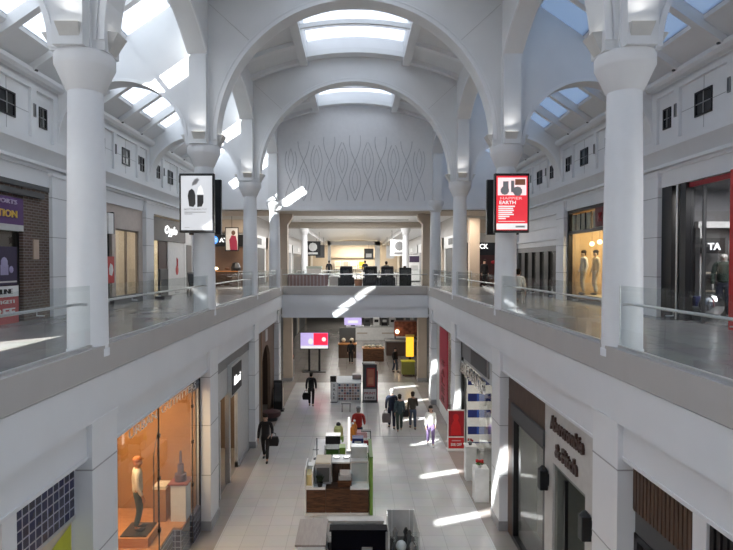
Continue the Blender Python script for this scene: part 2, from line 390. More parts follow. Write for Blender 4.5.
# longitudinal walls between nave and walkways, each bay a segmental arch
def seg_b(y, y0, y1):
    c = (y0+y1)/2; hw = (y1-y0)/2-.5; rise = .95; R = (hw*hw+rise*rise)/(2*rise); d = abs(y-c)
    return Z(5.75)+rise-R+math.sqrt(R*R-d*d) if d <= hw else CAP
nb = 0
for y0, y1 in zip(YC, YC[1:]):
    nb += 1
    c = (y0+y1)/2
    for s in (-1, 1):
        us = [y0+.26, y0+.4999]+[c+2.9999*(-1+2*k/24) for k in range(25)]+[y1-.4999, y1-.26]
        w = struct(MB().strip('y', us, lambda y: seg_b(y, y0, y1), lambda y: hc(4.2)+.25, s*4.1, s*4.57).build('wall_arcade_%s_%d' % (SIDE[s], nb), VA))
        e = MB()
        us = [c+3*(-1+2*k/24) for k in range(25)]
        for a, b in zip(us, us[1:]):
            za, zb = seg_b(max(y0+.501, min(y1-.501, a)), y0, y1), seg_b(max(y0+.501, min(y1-.501, b)), y0, y1)
            for sg in (4.06, 4.57):
                e.hexa([(s*sg, a, za), (s*(sg+.04), a, za), (s*(sg+.04), b, zb), (s*sg, b, zb)], [(s*sg, a, za+.12), (s*(sg+.04), a, za+.12), (s*(sg+.04), b, zb+.12), (s*sg, b, zb+.12)])
        e.build('arch_moulding', W, w)
    # nave vault with its rooflight
    ya, yb = y0+.26, y1-.26
    for s in (-1, 1):
        us = sorted(s*x for x in xs_of(1.9, 4.2, 10))
        struct(MB().strip('x', us, lambda x: hc(x), lambda x: hc(x)+.2, ya, yb).build('ceiling_vault_%s_%d' % (SIDE[s], nb), VA))
    us = xs_of(-1.9, 1.9, 16)
    en = MB()
    en.strip('x', us, hc, lambda x: hc(x)+.2, ya, y0+.75); en.strip('x', us, hc, lambda x: hc(x)+.2, y1-.75, yb)
    struct(en.build('ceiling_vault_end_%d' % nb, VA))
    rb = MB()
    for s in (-1, 1):
        rb.box(s*1.9, s*2.22, ya, yb, hc(2.1)-.14, hc(2.1)+.1)
        us = sorted(s*x for x in xs_of(2.2, 4.1, 8))
        for yy in (y0+.6, y0+2.35, y0+4.65, y1-.6):
            rb.strip('x', us, lambda x: hc(x)-.16, lambda x: hc(x)+.02, yy-.13, yy+.13)
    struct(rb.build('trim_vault_rib_%d' % nb, W))
    sk = MB()
    for s in (-1, 1): sk.box(s*1.9, s*2.05, y0+.6, y1-.6, hc(1.9)+.2, Z(8.75))
    
    us = xs_of(-1.9, 1.9, 16)
    for a, q in ((y0+.6, y0+.75), (y1-.75, y1-.6)): sk.strip('x', us, lambda x: hc(x)+.2, lambda x: hc(x)+.61, a, q)
    sk.strip('x', us, lambda x: hc(x)-.05, lambda x: hc(x)+.1, c-.06, c+.06)
    sk.strip('x', us, lambda x: hc(x)+.45, lambda x: hc(x)+.55, c-.04, c+.04)
    for yy in (c-1.45, c+1.45): sk.strip('x', us, lambda x: hc(x)+.5, lambda x: hc(x)+.58, yy-.03, yy+.03)
    w = struct(sk.build('window_skylight_%d' % nb, W))
    MB().strip('x', us, lambda x: hc(x)+.6, lambda x: hc(x)+.62, y0+.6, y1-.6).build('glass_pane', HAZE2, w)
    pr = MB()
    for s in (-1, 1): pr.box(s*4.1, s*4.57, y0+.26, y1-.26, hc(4.2)+.25, Z(9.8))  # unseen upstand added above the arcade to keep sun off the right skylights
    struct(pr.build('wall_sun_blocker_%d' % nb, W))
    # lean-to roofs with sloping skylights
    for s in (-1, 1):
        def slab(x0, x1, t0, t1, a, b, mb):
            p = [(s*x0, a, roofz(x0)+t0), (s*x1, a, roofz(x1)+t0), (s*x1, b, roofz(x1)+t0), (s*x0, b, roofz(x0)+t0)]
            q = [(s*x0, a, roofz(x0)+t1), (s*x1, a, roofz(x1)+t1), (s*x1, b, roofz(x1)+t1), (s*x0, b, roofz(x0)+t1)]
            mb.hexa(p, q)
        m = MB(); slab(8.5, 7.65, 0, .14, y0, y1, m); slab(5.1, 4.3, 0, .14, y0, y1, m)
        struct(m.build('ceiling_walkway_%s_%d' % (SIDE[s], nb), VA))
        m = MB()
        for k in (1, 2, 3): slab(8.3, 4.57, -.2, .14, y0+1.75*k-.1, y0+1.75*k+.1, m)
        w = struct(m.build('window_roof_%s_%d' % (SIDE[s], nb), VA))
        KS = (0, 2, 3) if y0 == 23 else (1, 3)
        m = MB()
        for k in range(4): slab(7.66, 5.09, .10, .115, y0+1.75*k+(.45 if k in KS else .1), y0+1.75*(k+1)-.1, m)
        m.build('glass_pane', HAZE, w)
        m = MB()
        for k in KS: slab(7.66, 5.09, .10, .115, y0+1.75*k+.1, y0+1.75*k+.44, m)  # clear strips made up beside the rafters to let narrow sun patches in
        m.build('sun_gap_pane', SKYG, w)
        m = MB()
        for k in range(4):
            slab(6.42, 6.36, .06, .16, y0+1.75*k, y0+1.75*(k+1), m)
        m.build('glazing_bar', W, w)
        f = MB()
        for k in (1, 2, 3): f.cyl(s*8.05, y0+1.75*k, .045, roofz(8.05)-.22, roofz(8.05)-.19, 10)
        f.build('spotlight', DGREY, w)
# end wall behind the nave, with relief of interlaced waves
bw = struct(B(-4.12, 4.12, 29.78, 30.2, Z(2.79), Z(8.4)).build('wall_back', pm('end_wall_paint', (.77, .77, .78), .55, var=.02)))
rl = MB()
per, amp, zb0 = 2.1, .30, Z(3.3)
RELM = pm('relief_line_paint', (.50, .50, .52), .5)
for i in range(-5, 6):
    x = i*.68
    top = Z(6.75)-.02*i*i-(.35 if i % 2 else 0)
    for sg in (-1, 1):
        pts = []
        n = 40
        for k in range(n+1):
            z = zb0+(top-zb0)*k/n
            pts.append((x+sg*(amp*abs(math.sin(PI*(z-zb0)/per+(PI/2 if i % 2 else 0)))), 29.77, z))
        rl.tube(pts, .017, 5)
    n = 14
    for r in range(3):    # inner lozenges
        zc = zb0+per*(r+.5 if i % 2 == 0 else r+1)
        if zc > top-.3: continue
        for sg in (-1, 1):
            rl.tube([(x+sg*.14*math.cos(PI*k/n-PI/2), 29.775, zc-.65+1.3*k/n) for k in range(n+1)], .013, 5)
rl.build('wave_relief', RELM, bw)
struct(B(-4.3, 4.3, 29.7, 29.8, Z(2.79), Z(3.0)).build('trim_back_wall', W))
# enclosing walls beyond view
struct(B(-9.4, 9.4, -6.2, -6, 0, Z(8.8)).build('wall_behind', W))
for s in (-1, 1): struct(B(s*14.2, s*14.4, -6, 31, -.2, Z(5.2)).build('wall_outer_%s' % SIDE[s], LGREY))
# ------------------------------------------------------------------ upper outer walls
WINN = [0]
for s in (-1, 1):
    S = SIDE[s]
    struct(MB().prism(mir(s, [(8.38, Z(3.07)), (8.7, Z(3.07)), (8.7, Z(4.95)), (8.38, Z(4.95))]), 'y', -6, 30).build('wall_clerestory_'+S, W))
    struct(MB().prism(mir(s, [(8.3, Z(3.07)), (8.7, Z(3.07)), (8.7, Z(2.68)), (8.56, Z(2.68))]), 'y', -6, 30).build('trim_cove_'+S, VA))
    struct(MB().prism(mir(s, [(8.36, Z(2.68)), (8.7, Z(2.68)), (8.7, Z(2.5)), (8.46, Z(2.5)), (8.46, Z(2.58)), (8.36, Z(2.6))]), 'y', -6, 30).build('trim_string_course_'+S, W))
    struct(MB().prism(mir(s, [(8.50, Z(2.5)), (8.75, Z(2.5)), (8.75, Z(2.08)), (8.50, Z(2.08))]), 'y', -6, 30).build('wall_frieze_'+S, W))
    struct(MB().prism(mir(s, [(8.08, Z(4.9)), (8.45, Z(4.9)), (8.45, Z(4.64)), (8.3, Z(4.64)), (8.3, Z(4.7)), (8.16, Z(4.72)), (8.08, Z(4.8))]), 'y', -6, 30).build('trim_cornice_'+S, W))
    for b, (y0, y1) in enumerate(zip(YC[1:], YC[2:])):
        # framed panels
        fr = MB(); dv = [0, .5, 1.3, 1.55, 3.38, 3.62, 5.45, 5.7, 6.5, 7]
        X0, X1 = s*8.3, s*8.4
        fr.box(X0, X1, y0, y1, Z(3.07), Z(3.24)); fr.box(X0, X1, y0, y1, Z(4.5), Z(4.66))
        for a, c in ((0, .5), (1.3, 1.55), (3.38, 3.62), (5.45, 5.7), (6.5, 7)): fr.box(X0, X1, y0+a, y0+c, Z(3.24), Z(4.5))
        p = struct(fr.build('trim_panel_frame_%s_%d' % (S, b+1), W))
        jn = MB()
        for a, c in ((1.55, 3.38), (3.62, 5.45)):
            jn.box(s*8.374, s*8.39, y0+a, y0+c, Z(3.86), Z(3.875)); jn.box(s*8.374, s*8.39, y0+(a+c)/2-.008, y0+(a+c)/2+.008, Z(3.24), Z(4.5))
        jn.build('joint', GREYJ, p)
        for yc, wd, ht in ((.9, .36, .55), (2.465, .66, .6), (4.535, .66, .6), (6.1, .36, .55)):
            WINN[0] += 1; y = y0+yc; z = Z(3.87)
            g = MB(); g.box(s*8.372, s*8.385, y-wd/2, y+wd/2, z-ht/2, z+ht/2)
            w = struct(g.build('window_%d' % WINN[0], pm('dark_window_glass', (.012, .013, .016), .12) if WINN[0] == 1 else bpy.data.materials['dark_window_glass']))
            q = MB(); t = .035
            for yy in (y-wd/2, y+wd/2-t): q.box(s*8.345, s*8.38, yy, yy+t, z-ht/2, z+ht/2)
            for zz in (z-ht/2, z+ht/2-t): q.box(s*8.345, s*8.38, y-wd/2, y+wd/2, zz, zz+t)
            q.build('frame', BLACK, w)
            q = MB(); q.box(s*8.355, s*8.38, y-.012, y+.012, z-ht/2, z+ht/2); q.box(s*8.355, s*8.38, y-wd/2, y+wd/2, z-.012, z+.012)
            q.build('muntin', MGREY, w)
        # piers of the upper storefronts
    for i, y in enumerate(YC):
        pl = struct(B(s*8.4, s*8.75, y-.42, y+.42, 6.006, Z(2.5)).build('trim_upper_pier_%s' % S, W))
        jt = MB()
        for z in (7.1, 8.2, 9.3): jt.box(s*8.394, s*8.6, y-.426, y+.426, z, z+.02)
        jt.build('joint', GREYJ, pl)
        B(s*8.37, s*8.75, y-.45, y+.45, Z(2.4), Z(2.5)).build('cap_band', W, pl)
# slot lights between the panels
k = 0
for s in (-1, 1):
    n = 0
    for y0 in (9, 16, 23):
        for a in (1.42, 3.5, 5.58):
            if y0 == 9 and a < 2: continue
            lab = 'small grey slot wall light on the %s clerestory wall, %s from the camera' % (SIDE[s], ordn(n)); n += 1
            if k == 0:
                sl = thing('slot_wall_light', lab, 'wall light', (s*8.3, y0+a, Z(3.95)), PI if s > 0 else 0, 'clerestory slot lights'); k = 1
                B(0, .03, -.045, .045, -.17, .17).build('housing', MGREY, sl); B(.028, .036, -.025, .025, -.14, .14).build('lens', DGREY, sl)
            else: dup(sl, (s*8.3, y0+a, Z(3.95)), PI if s > 0 else 0, lab)
# ------------------------------------------------------------------ uplights on the capitals
def make_up():
    t = thing('uplight', 'u', 'uplight', (0, 0, 0))
    # wedge housing leaning outwards (+y is outwards)
    MB().hexa([(-.17, .02, .0), (.17, .02, .0), (.15, .10, .0), (-.15, .10, .0)], [(-.21, .02, .36), (.21, .02, .36), (.21, .30, .33), (-.21, .30, .33)]).build('housing', pm('uplight_housing', (.62, .61, .58), .5), t)
    MB().hexa([(-.18, .05, .352), (.18, .05, .352), (.18, .27, .328), (-.18, .27, .328)], [(-.18, .05, .365), (.18, .05, .365), (.18, .27, .341), (-.18, .27, .341)]).build('lens', UPL, t)
    B(-.05, .05, -.06, .06, -.012, .05).build('bracket', ALU, t)
    t.scale = (.86, .8, .86)
    return t
up0 = None
WHERE = {9: 'nearest', 16: 'second', 23: 'third', 30: 'fourth'}
for y in (9, 16, 23):
    for s in (-1, 1):
        for d, txt in (((0, -1), 'camera side'), ((-s, 0), 'nave side'), ((s, 0), 'walkway side')):
            lab = 'white wedge uplight on the %s of the %s column capital on the %s' % (txt, WHERE[y], SIDE[s])
            loc = (s*4.3+d[0]*.36, y+d[1]*.36, CAP+.018); rz = math.atan2(-d[0], d[1])
            if up0 is None: up0 = make_up(); up0.location = loc; up0.rotation_euler = (0, 0, rz); up0['label'] = lab; up0['group'] = 'capital uplights'
            else: dup(up0, loc, rz, lab, 'capital uplights')
# ------------------------------------------------------------------ glass railings
def railing(n, L, name, lab, loc, rz, grp):
    """local: runs along +x from 0 to L, walkway on +y"""
    t = thing(name, lab, 'railing', loc, rz, grp)
    pw = L/n
    for i in range(n):
        B(i*pw+.008, (i+1)*pw-.008, -.007, .007, .0, .97).build('glass_panel', GLASS, t)
    B(0, L, -.03, .03, -.0, .045).build('base_channel', ALU, t)
    pts = [(.06, .012, .68), (.12, .09, .69)]+[(x, .10, .69) for x in xs_of(.2, L-.2, 6)]+[(L-.12, .09, .69), (L-.06, .012, .68)]
    MB().tube(pts, .022, 8).build('handrail', STEEL, t, True)
    for i in range(1, n):
        MB().tube([(i*pw, .0, .62), (i*pw, .10, .62), (i*pw, .10, .68)], .010, 6).build('bracket', STEEL, t)
    MB().box(-.012, .004, -.008, .008, .0, .97).build('edge_clip', STEEL, t)
    return t
RB = ['beside the camera', 'between the nearest two columns', 'between the screen column and third column', 'between the third column and bridge corner']
for s in (-1, 1):
    for b, (y0, y1) in enumerate(zip(YC[1:], YC[2:])):
        L = y1-y0-.62
        lab = 'clear glass balcony railing on the %s, %s' % (SIDE[s], RB[b])
        if s < 0: railing(5, L, 'glass_railing', lab, (-4.12, y0+.31, 6.18), PI/2, 'glass balcony railings')
        else: railing(5, L, 'glass_railing', lab, (4.12, y1-.31, 6.18), -PI/2, 'glass balcony railings')
railing(7, 8.16, 'glass_railing', 'clear glass railing along the bridge edge at the end of the atrium', (-4.08, 31.12, 6.18), 0, 'glass balcony railings')
SKY_STRENGTH = .2; UP_E = .8; EXPO = 1.57; SUN_E = 8.5; FAR_E = 210; GF_E = 45
# ------------------------------------------------------------------ storefronts
class S:
    """a storefront on one side: boxes are given by depth behind the shopfront plane, y and z"""
    def __init__(s, side, X, y0, y1, z0, z1, label, depth=4., inner=BEIGE, fl=None, e=60., lc=(1, .9, .75), cat='storefront'):
        s.s, s.X, s.y0, s.y1, s.z0, s.z1 = side, X, y0, y1, z0, z1
        s.t = thing('storefront', label, cat, (side*X, (y0+y1)/2, z0)); s.o = Vector(s.t.location)
        m = s.mb(); d = depth
        s.bx(m, d, d+.06, y0, y1, z0, z1); s.bx(m, .13, d, y0, y0+.05, z0, z1); s.bx(m, .13, d, y1-.05, y1, z0, z1); s.bx(m, .13, d, y0, y1, z1-.05, z1)
        struct(MB().add(m.v, m.f).build('wall_shop_interior', inner))
        m = s.mb(); s.bx(m, .02, d, y0, y1, z0, z0+.012); struct(MB().add(m.v, m.f).build('floor_shop', fl or WALKF))
        if e: area((side*(X+1.4), (y0+y1)/2, z1-.12), (side*(X+1.4), (y0+y1)/2, z0), e, 1.6, (y1-y0)*.7, lc)
    def mb(s): return MB(s.o)
    def bx(s, m, d0, d1, y0, y1, z0, z1): m.box(s.s*(s.X+d0), s.s*(s.X+d1), y0, y1, z0, z1); return m
    def part(s, name, mat, *bs, parent=None, bevel=0, label=None):
        m = s.mb()
        for b in bs: s.bx(m, *b)
        return m.build(name, mat, parent or s.t, bevel=bevel, label=label)
    def fix(s, name, mat, *bs):
        m = MB()
        for b in bs: s.bx(m, *b)
        return struct(m.build(name, mat))
    def own(s, name, label, cat, *parts):
        b0 = parts[0][2][0]; o = Vector((s.s*(s.X+b0[0]), b0[2], b0[4])); t = thing(name, label, cat, o)
        for nm, mt, bs in parts:
            m = MB(o)
            for b in bs: s.bx(m, *b)
            m.build(nm, mt, t)
        return t
    def u(s): return (0, -s.s, 0)
    def text(s, name, mat, body, size, d, y, z, parent=None, **k):
        m = s.mb(); m.text(body, size, (s.s*(s.X+d), y, z), s.u(), **k); return m.build(name, mat, parent or s.t)
UZ = 6.006; UT = Z(2.08)
def frame(st, mat, y0, y1, z0, z1, w=.09, d=(0, .1), mull=(), trans=(), name='frame'):
    bs = [(*d, y0, y0+w, z0, z1), (*d, y1-w, y1, z0, z1), (*d, y0, y1, z1-w, z1), (*d, y0, y1, z0, z0+w)]
    bs += [(*d, m-w/2, m+w/2, z0, z1) for m in mull]+[(*d, y0, y1, q-w/2, q+w/2) for q in trans]
    return st.part(name, mat, *bs)
def product(st, name, label, cat, mat, d, y, z, w, h, dp=.25, grp=None):
    o = Vector((st.s*(st.X+d), y, z)); t = thing(name, label, cat, o, 0, grp)
    return t
# ---- upper left, brick shop with posters
a = S(-1, 8.62, 9.42, 15.58, UZ, UT, 'brown brick storefront with purple sign on the left balcony, nearest pier', inner=pm('dark_shop_interior', (.03, .02, .02), .6), e=12)
a.part('brick_wall', BRICK, (-.12, .08, 14.35, 15.58, UZ, UT), (-.12, .08, 9.42, 10.6, UZ, UT), (-.1, .08, 10.6, 14.35, 9.0, UT))
a.part('header_beam', DGREY, (-.22, .1, 9.42, 15.2, Z(1.72), Z(1.86)), (-.14, .1, 9.42, 15.58, Z(1.95), UT))
frame(a, BLACK, 10.6, 14.35, UZ, 9.05, .1, (-.02, .1), (12.4,))
a.part('glass', SHOPG, (.02, .03, 10.7, 14.3, UZ, 9.0))
g = a.part('sign_panel', PURP, (-.2, -.12, 10.9, 14.25, Z(.95), Z(1.62)))
a.text('sign_lettering', GOLD, 'BERRY', .25, -.21, 11.9, Z(1.12), g, width=1.2, bold=.01)
a.text('sign_lettering', GOLD, 'NATION', .25, -.21, 13.35, Z(1.12), g, width=1.2, bold=.005)
a.text('sign_lettering', pm('lavender', (.5, .42, .6)), 'SPORTS', .15, -.21, 13.5, Z(1.45), g, width=.9)
a.part('shutter_box', LGREY, (-.2, .0, 10.9, 14.25, Z(.8), Z(.95)))
tag(B(-8.465, -8.498, 14.78, 15.02, Z(.1), Z(.62)).build('notice_board', pm('tan_notice', (.5, .38, .3))), 'small tan notice on the brown brick pier of the left balcony', 'notice')
p = thing('poster', 'purple and black poster standing in the window of the brick storefront', 'poster', (-8.58, 13.55, UZ+.95))
B(0, .03, -.72, .62, 0, .95).build('panel', pm('poster_dark_purple', (.03, .02, .06)), p)
m = MB(); m.ball((.03, .1, .55), .14, 10, .2, 1, 1); m.box(.028, .04, -.05, .25, .25, .5); m.ball((.03, .38, .38), .09, 8, .2, 1, 1); m.build('printed_figures', pm('pale_lilac_print', (.35, .32, .5)), p)
B(.028, .035, -.7, .6, .06, .1).build('stripe', LGREY, p)
p = thing('sale_poster', 'red and white poster reading FREE below the purple poster', 'poster', (-8.54, 13.55, UZ))
B(0, .03, -.75, .6, 0, .93).build('panel', pm('poster_red', (.50, .10, .10)), p)
B(.028, .034, -.75, .6, .66, .93).build('white_band', WHT, p)
MB().text('ONLINE', .17, (.036, -.08, .74), (0, 1, 0), width=.8).build('lettering', BLACK, p)
MB().text('BUY1GET1', .12, (.036, -.08, .5), (0, 1, 0), width=.95).build('lettering', WHT, p)
MB().text('FREE', .26, (.036, -.08, .2), (0, 1, 0), width=1., bold=.02).build('lettering', WHT, p)
# ---- upper left second bay: tan window, dark doorway
a = S(-1, 8.62, 16.42, 22.58, UZ, UT, 'tan fronted storefront with tall pale window on the left balcony', inner=BEIGE, e=50)
a.part('stone_surround', pm('tan_stone', (.56, .48, .43)), (-.06, .1, 20.0, 22.58, Z(1.25), UT), (-.06, .1, 22.2, 22.58, UZ, Z(1.25)), (-.06, .1, 16.42, 20, Z(1.45), UT), (-.06, .1, 19.75, 20.05, UZ, Z(1.45)))
a.part('window_glass', SHOPG, (.02, .03, 20.05, 22.2, UZ+.3, Z(1.25)))
frame(a, pm('bronze_frame', (.20, .16, .13)), 20.05, 22.2, UZ, Z(1.25), .06, (-.02, .06), (21.1,))
a.part('sill', DGREY, (-.12, .1, 19.75, 22.4, UZ, UZ+.3))
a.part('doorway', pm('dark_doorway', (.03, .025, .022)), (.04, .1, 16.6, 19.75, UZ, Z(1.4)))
a.part('blade_sign_bracket', BLACK, (-.3, .0, 19.3, 19.4, Z(1.0), Z(1.75)))
g = a.part('wall_sign', WHT, (-.32, -.02, 18.9, 19.28, Z(1.0), Z(1.7)))
p = thing('red_sign', 'red advertising sign with white mark beside the tan storefront on the left balcony', 'sign', (-8.4, 19.15, UZ+.8))
B(-.08, .06, -.28, .28, 0, .92).build('panel', RED, p, bevel=.03)
MB().prism([(-.14, .3), (.05, .25), (.16, .45), (.1, .62), (-.06, .68), (-.17, .5)], 'x', .055, .07).build('mark', WHT, p)

B(-.06, .0, -.04, .04, -.8, 0).build('post', BLACK, p)
# ---- upper left third bay: white shop with dark sign band
a = S(-1, 8.62, 23.42, 29.58, UZ, UT, 'white storefront with dark grey sign band and white script on the left balcony', inner=CREAM, e=60)
sg = a.part('sign_band', DGREY, (-.12, .06, 23.42, 28.1, Z(.98), Z(1.98)))
a.text('script_lettering', WHITELIT, 'Oyylo', .52, -.13, 25.9, Z(1.33), sg, width=1.7, bold=.02, shear=.25)
a.part('white_front', WHT, (-.04, .06, 25.7, 28.6, UZ, Z(.98)))
a.part('post', WHT, (-.06, .1, 28.1, 29.58, UZ, UT))
a.part('window_glass', SHOPG, (.02, .03, 23.45, 24.6, UZ, Z(.98)))
a.part('doorway', pm('dark_red_doorway', (.05, .015, .015)), (.0, .05, 24.6, 25.7, UZ, Z(.98)))
m = a.mb(); m.ball((-8.58+.0, 27.0, UZ+1.15), .22, 10, .1, 1, 1.1); m.box(-8.585, -8.56, 26.93, 26.99, UZ+1.3, UZ+1.75); m.box(-8.585, -8.56, 27.05, 27.11, UZ+1.3, UZ+1.7); m.build('red_emblem', RED, a.t)
a.part('door', pm('grey_service_door', (.22, .20, .19)), (-.08, -.04, 28.45, 29.3, UZ, UZ+2.4))
p = thing('sign_stand', 'dark grey upright panel standing before the white storefront, left balcony', 'sign', (-8.05, 23.5, UZ))
B(-.05, .05, -.5, .5, .12, 1.25).build('panel', DGREY, p, bevel=.01); B(-.2, .2, -.45, .45, 0, .12).build('base', BLACK, p)
p = thing('stroller', 'dark pushchair parked beside the grey upright panel on the left balcony', 'pushchair', (-7.55, 26.2, UZ), .5)
MB().tube([(-.2, .35, 1.02), (-.2, .1, .6), (-.2, -.35, .1)], .02).tube([(.2, .35, 1.02), (.2, .1, .6), (.2, -.35, .1)], .02).tube([(-.2, .35, 1.02), (.2, .35, 1.02)], .022).tube([(-.2, .3, .12), (-.2, -.1, .6)], .02).tube([(.2, .3, .12), (.2, -.1, .6)], .02).build('frame', BLACK, p)
MB().prism([(-.3, .35), (.2, .4), (.32, .95), (.24, .98), (.12, .55), (-.3, .5)], 'x', -.18, .18).build('seat', DGREY, p)
for x in (-.22, .22):
    for y in (-.35, .3): MB().tube([(x-.02, y, .1), (x+.02, y, .1)], .1, 14).build('wheel', BLK2, p)
# ---- upper right, big dark glass shop with red frame
a = S(1, 8.62, 9.42, 15.58, UZ, UT, 'large dark glass storefront with red portal frame on the right balcony', inner=pm('charcoal_interior', (.13, .13, .135), .6), depth=5, e=110, lc=(1, .95, .9))
a.part('dark_post', BLACK, (-.1, .1, 15.1, 15.58, UZ, UT), (-.1, .1, 14.45, 14.72, UZ, UT))
a.part('steel_post', STEEL, (-.12, .1, 14.78, 14.86, UZ, UT))
a.part('glass', glassmat('dark_shop_glass', (.72, .74, .77), 1.1), (.02, .03, 9.6, 14.45, UZ, UT))
a.part('mullion', DGREY, (-.02, .06, 13.85, 13.9, UZ, UT))
a.part('red_portal', RED, (-.25, .1, 12.05, 12.53, UZ, UT))
a.part('red_portal_lintel', REDD, (-.05, .02, 12.33, 14.4, UT-.14, UT-.02))
a.own('display_bench', 'low dark display bench in the dark glass storefront window', 'bench', ('body', DGREY, [(.2, .7, 14.55, 15.0, UZ+.013, UZ+.31)]), ('top', MGREY, [(.18, .72, 14.53, 15.02, UZ+.31, UZ+.35)]))
p = thing('wall_sign', 'small black sign with white letters TA inside the dark glass storefront', 'sign', (9.66, 15.1, UZ+1.75))
B(-.3, .3, -.02, .09, 0, .42).build('panel', BLACK, p); MB().text('TA', .26, (0, -.03, .1), (1, 0, 0), bold=.02).build('lettering', WHITELIT, p)
p = thing('framed_picture', 'white framed red picture hanging inside the dark glass storefront', 'picture', (10.35, 15.1, UZ+1.6))
B(-.22, .22, -.03, .09, 0, .5).build('frame', WHT, p); B(-.15, .15, -.04, -.03, .08, .42).build('print', REDD, p)
a.own('display_arch', 'pale grey arch shaped display rack deep in the dark glass storefront', 'rack', ('post', LGREY, [(.75, .85, 15.22, 15.42, UZ+.013, UZ+2.5), (1.9, 2.0, 15.22, 15.42, UZ+.013, UZ+2.5)]), ('beam', LGREY, [(.7, 2.05, 15.22, 15.42, UZ+2.45, UZ+2.62)]), ('shelf', CREAM, [(.85, 1.9, 15.24, 15.42, UZ+1.2, UZ+1.25), (.85, 1.9, 15.24, 15.42, UZ+.7, UZ+.75)]))
for j, (yy, dz, mt, nm) in enumerate(((8.98, .0, NAVY, 'folded navy'), (9.2, .0, MGREY, 'folded grey'))):
    tag(B(yy-.1, yy+.1, 14.6, 14.95, UZ+.355, UZ+.62).build('folded_clothes', mt, bevel=.03), nm+' clothes stacked on the low bench in the dark glass storefront', 'clothes')
p = thing('chrome_sphere', 'polished chrome ball on the floor of the dark glass storefront window', 'ball', (9.05, 14.2, UZ))
MB().ball((0, 0, .42), .3, 20).build('ball', CHROME, p, True); MB().lathe(0, 0, [(.18, .012), (.12, .14)], 16).build('base', DGREY, p)
# ---- upper right second bay: warm black framed shop
a = S(1, 8.62, 16.42, 22.58, UZ, UT, 'black framed storefront with warm lit interior on the right balcony', inner=pm('warm_gold_wall', (.55, .40, .22), .6), depth=3.2, e=110, lc=(1, .8, .5))
frame(a, BLACK, 16.42, 22.58, UZ, UT, .12, (-.06, .1), (18.4,), (Z(1.2),), 'frame')
a.part('glass', SHOPG, (.02, .03, 16.6, 22.4, UZ, UT))
a.part('frosted_transom', pm('cream_transom', (.6, .55, .42), .4), (.06, .08, 20.7, 22.4, Z(1.28), Z(1.9)), (.06, .08, 18.5, 20.5, Z(1.28), Z(1.9)))
a.part('transom_bar', BLACK, *[(.03, .07, y-.02, y+.02, Z(1.28), Z(1.9)) for y in (20.6, 21.1, 21.55, 22.0)])
a.own('display_platform', 'wooden platform under the mannequins of the black framed storefront', 'platform', ('body', WOODO, [(.3, 1.2, 16.7, 22.2, UZ+.013, UZ+.21)]), ('edge', CREAM, [(.28, 1.2, 16.68, 22.22, UZ+.21, UZ+.245)]))
for yy, zz in ((22.0, Z(1.0)), (21.3, Z(1.05)), (19.3, Z(1.05))):
    p = thing('pendant_lamp', 'small glowing pendant lamp in the black framed storefront, %s' % {22.0: 'beside the far frame post', 21.3: 'above the middle mannequin', 19.3: 'nearest the column'}[yy], 'lamp', (9.3, yy, zz), 0, 'pendants in the warm storefront')
    MB().ball((0, 0, -.25), .09, 10).build('bulb', WARML, p); MB().tube([(0, 0, -.17), (0, 0, .95)], .008, 5).build('cord', BLACK, p)
p = thing('neon_sign', 'dark red square sign on the transom of the black framed storefront', 'sign', (8.52, 19.4, Z(1.28)))
B(-.04, .04, -.42, .42, 0, .66).build('panel', pm('maroon_sign', (.12, .015, .02)), p)
MB().text('K', .42, (-.05, 0, .17), (0, -1, 0), bold=.02).build('lettering', REDD, p)
# ---- upper right third bay: row of dark folding panels
a = S(1, 8.62, 23.42, 29.58, UZ, UT, 'storefront with a row of dark upright panels under grey mouldings, right balcony', inner=pm('grey_interior', (.12, .12, .12)), e=14)
a.part('moulding', W, (-.1, .1, 23.42, 29.58, Z(1.0), Z(1.08)), (-.06, .1, 23.42, 29.58, Z(1.55), Z(1.62)), (-.02, .1, 23.42, 29.58, Z(.75), UT))
a.part('header', MGREY, (-.06, .06, 23.42, 29.58, Z(.52), Z(.75)))
for i in range(5): a.part('dark_panel', BLACK, (-.05, .05, 23.7+i*1.15, 24.25+i*1.15, UZ, Z(.52)))
a.part('glass', SHOPG, (.03, .04, 23.42, 29.58, UZ, Z(.52)))
a.part('side_post', DGREY, (-.05, .1, 29.3, 29.58, UZ, Z(.52)))
# ---- ground floor left
GZ = .0; GT = 4.46
a = S(-1, 4.32, 2.42, 8.55, GZ, GT, 'corner shop entrance with navy tiled header on the lower left', inner=pm('brown_interior', (.16, .07, .04), .5), depth=3, e=30)
a.part('tiled_header', BTILE, (.0, .14, 7.05, 8.55, 3.6, GT)); a.part('tiled_return', BTILX, (.14, 1.9, 7.05, 7.15, 3.85, GT))
a.part('header_trim', ALU, (-.01, .15, 7.05, 8.55, 3.57, 3.62))
a.part('white_jamb', W, (-.05, .5, 6.7, 7.0, GZ, GT)); a.part('window_panel', CREAM, (.05, .1, 7.1, 8.55, GZ, 3.57))
m = a.mb(); m.add([(-4.355, 7.15, 2.6), (-4.355, 8.5, 3.05), (-4.355, 8.5, 3.5), (-4.355, 7.15, 3.2)], [(0, 1, 2, 3)]).add([(-4.36, 7.15, 2.6), (-4.36, 7.45, 2.6), (-4.36, 7.45, 0), (-4.36, 7.15, 0)], [(0, 1, 2, 3)]); m.build('yellow_green_stripe', CHART, a.t)
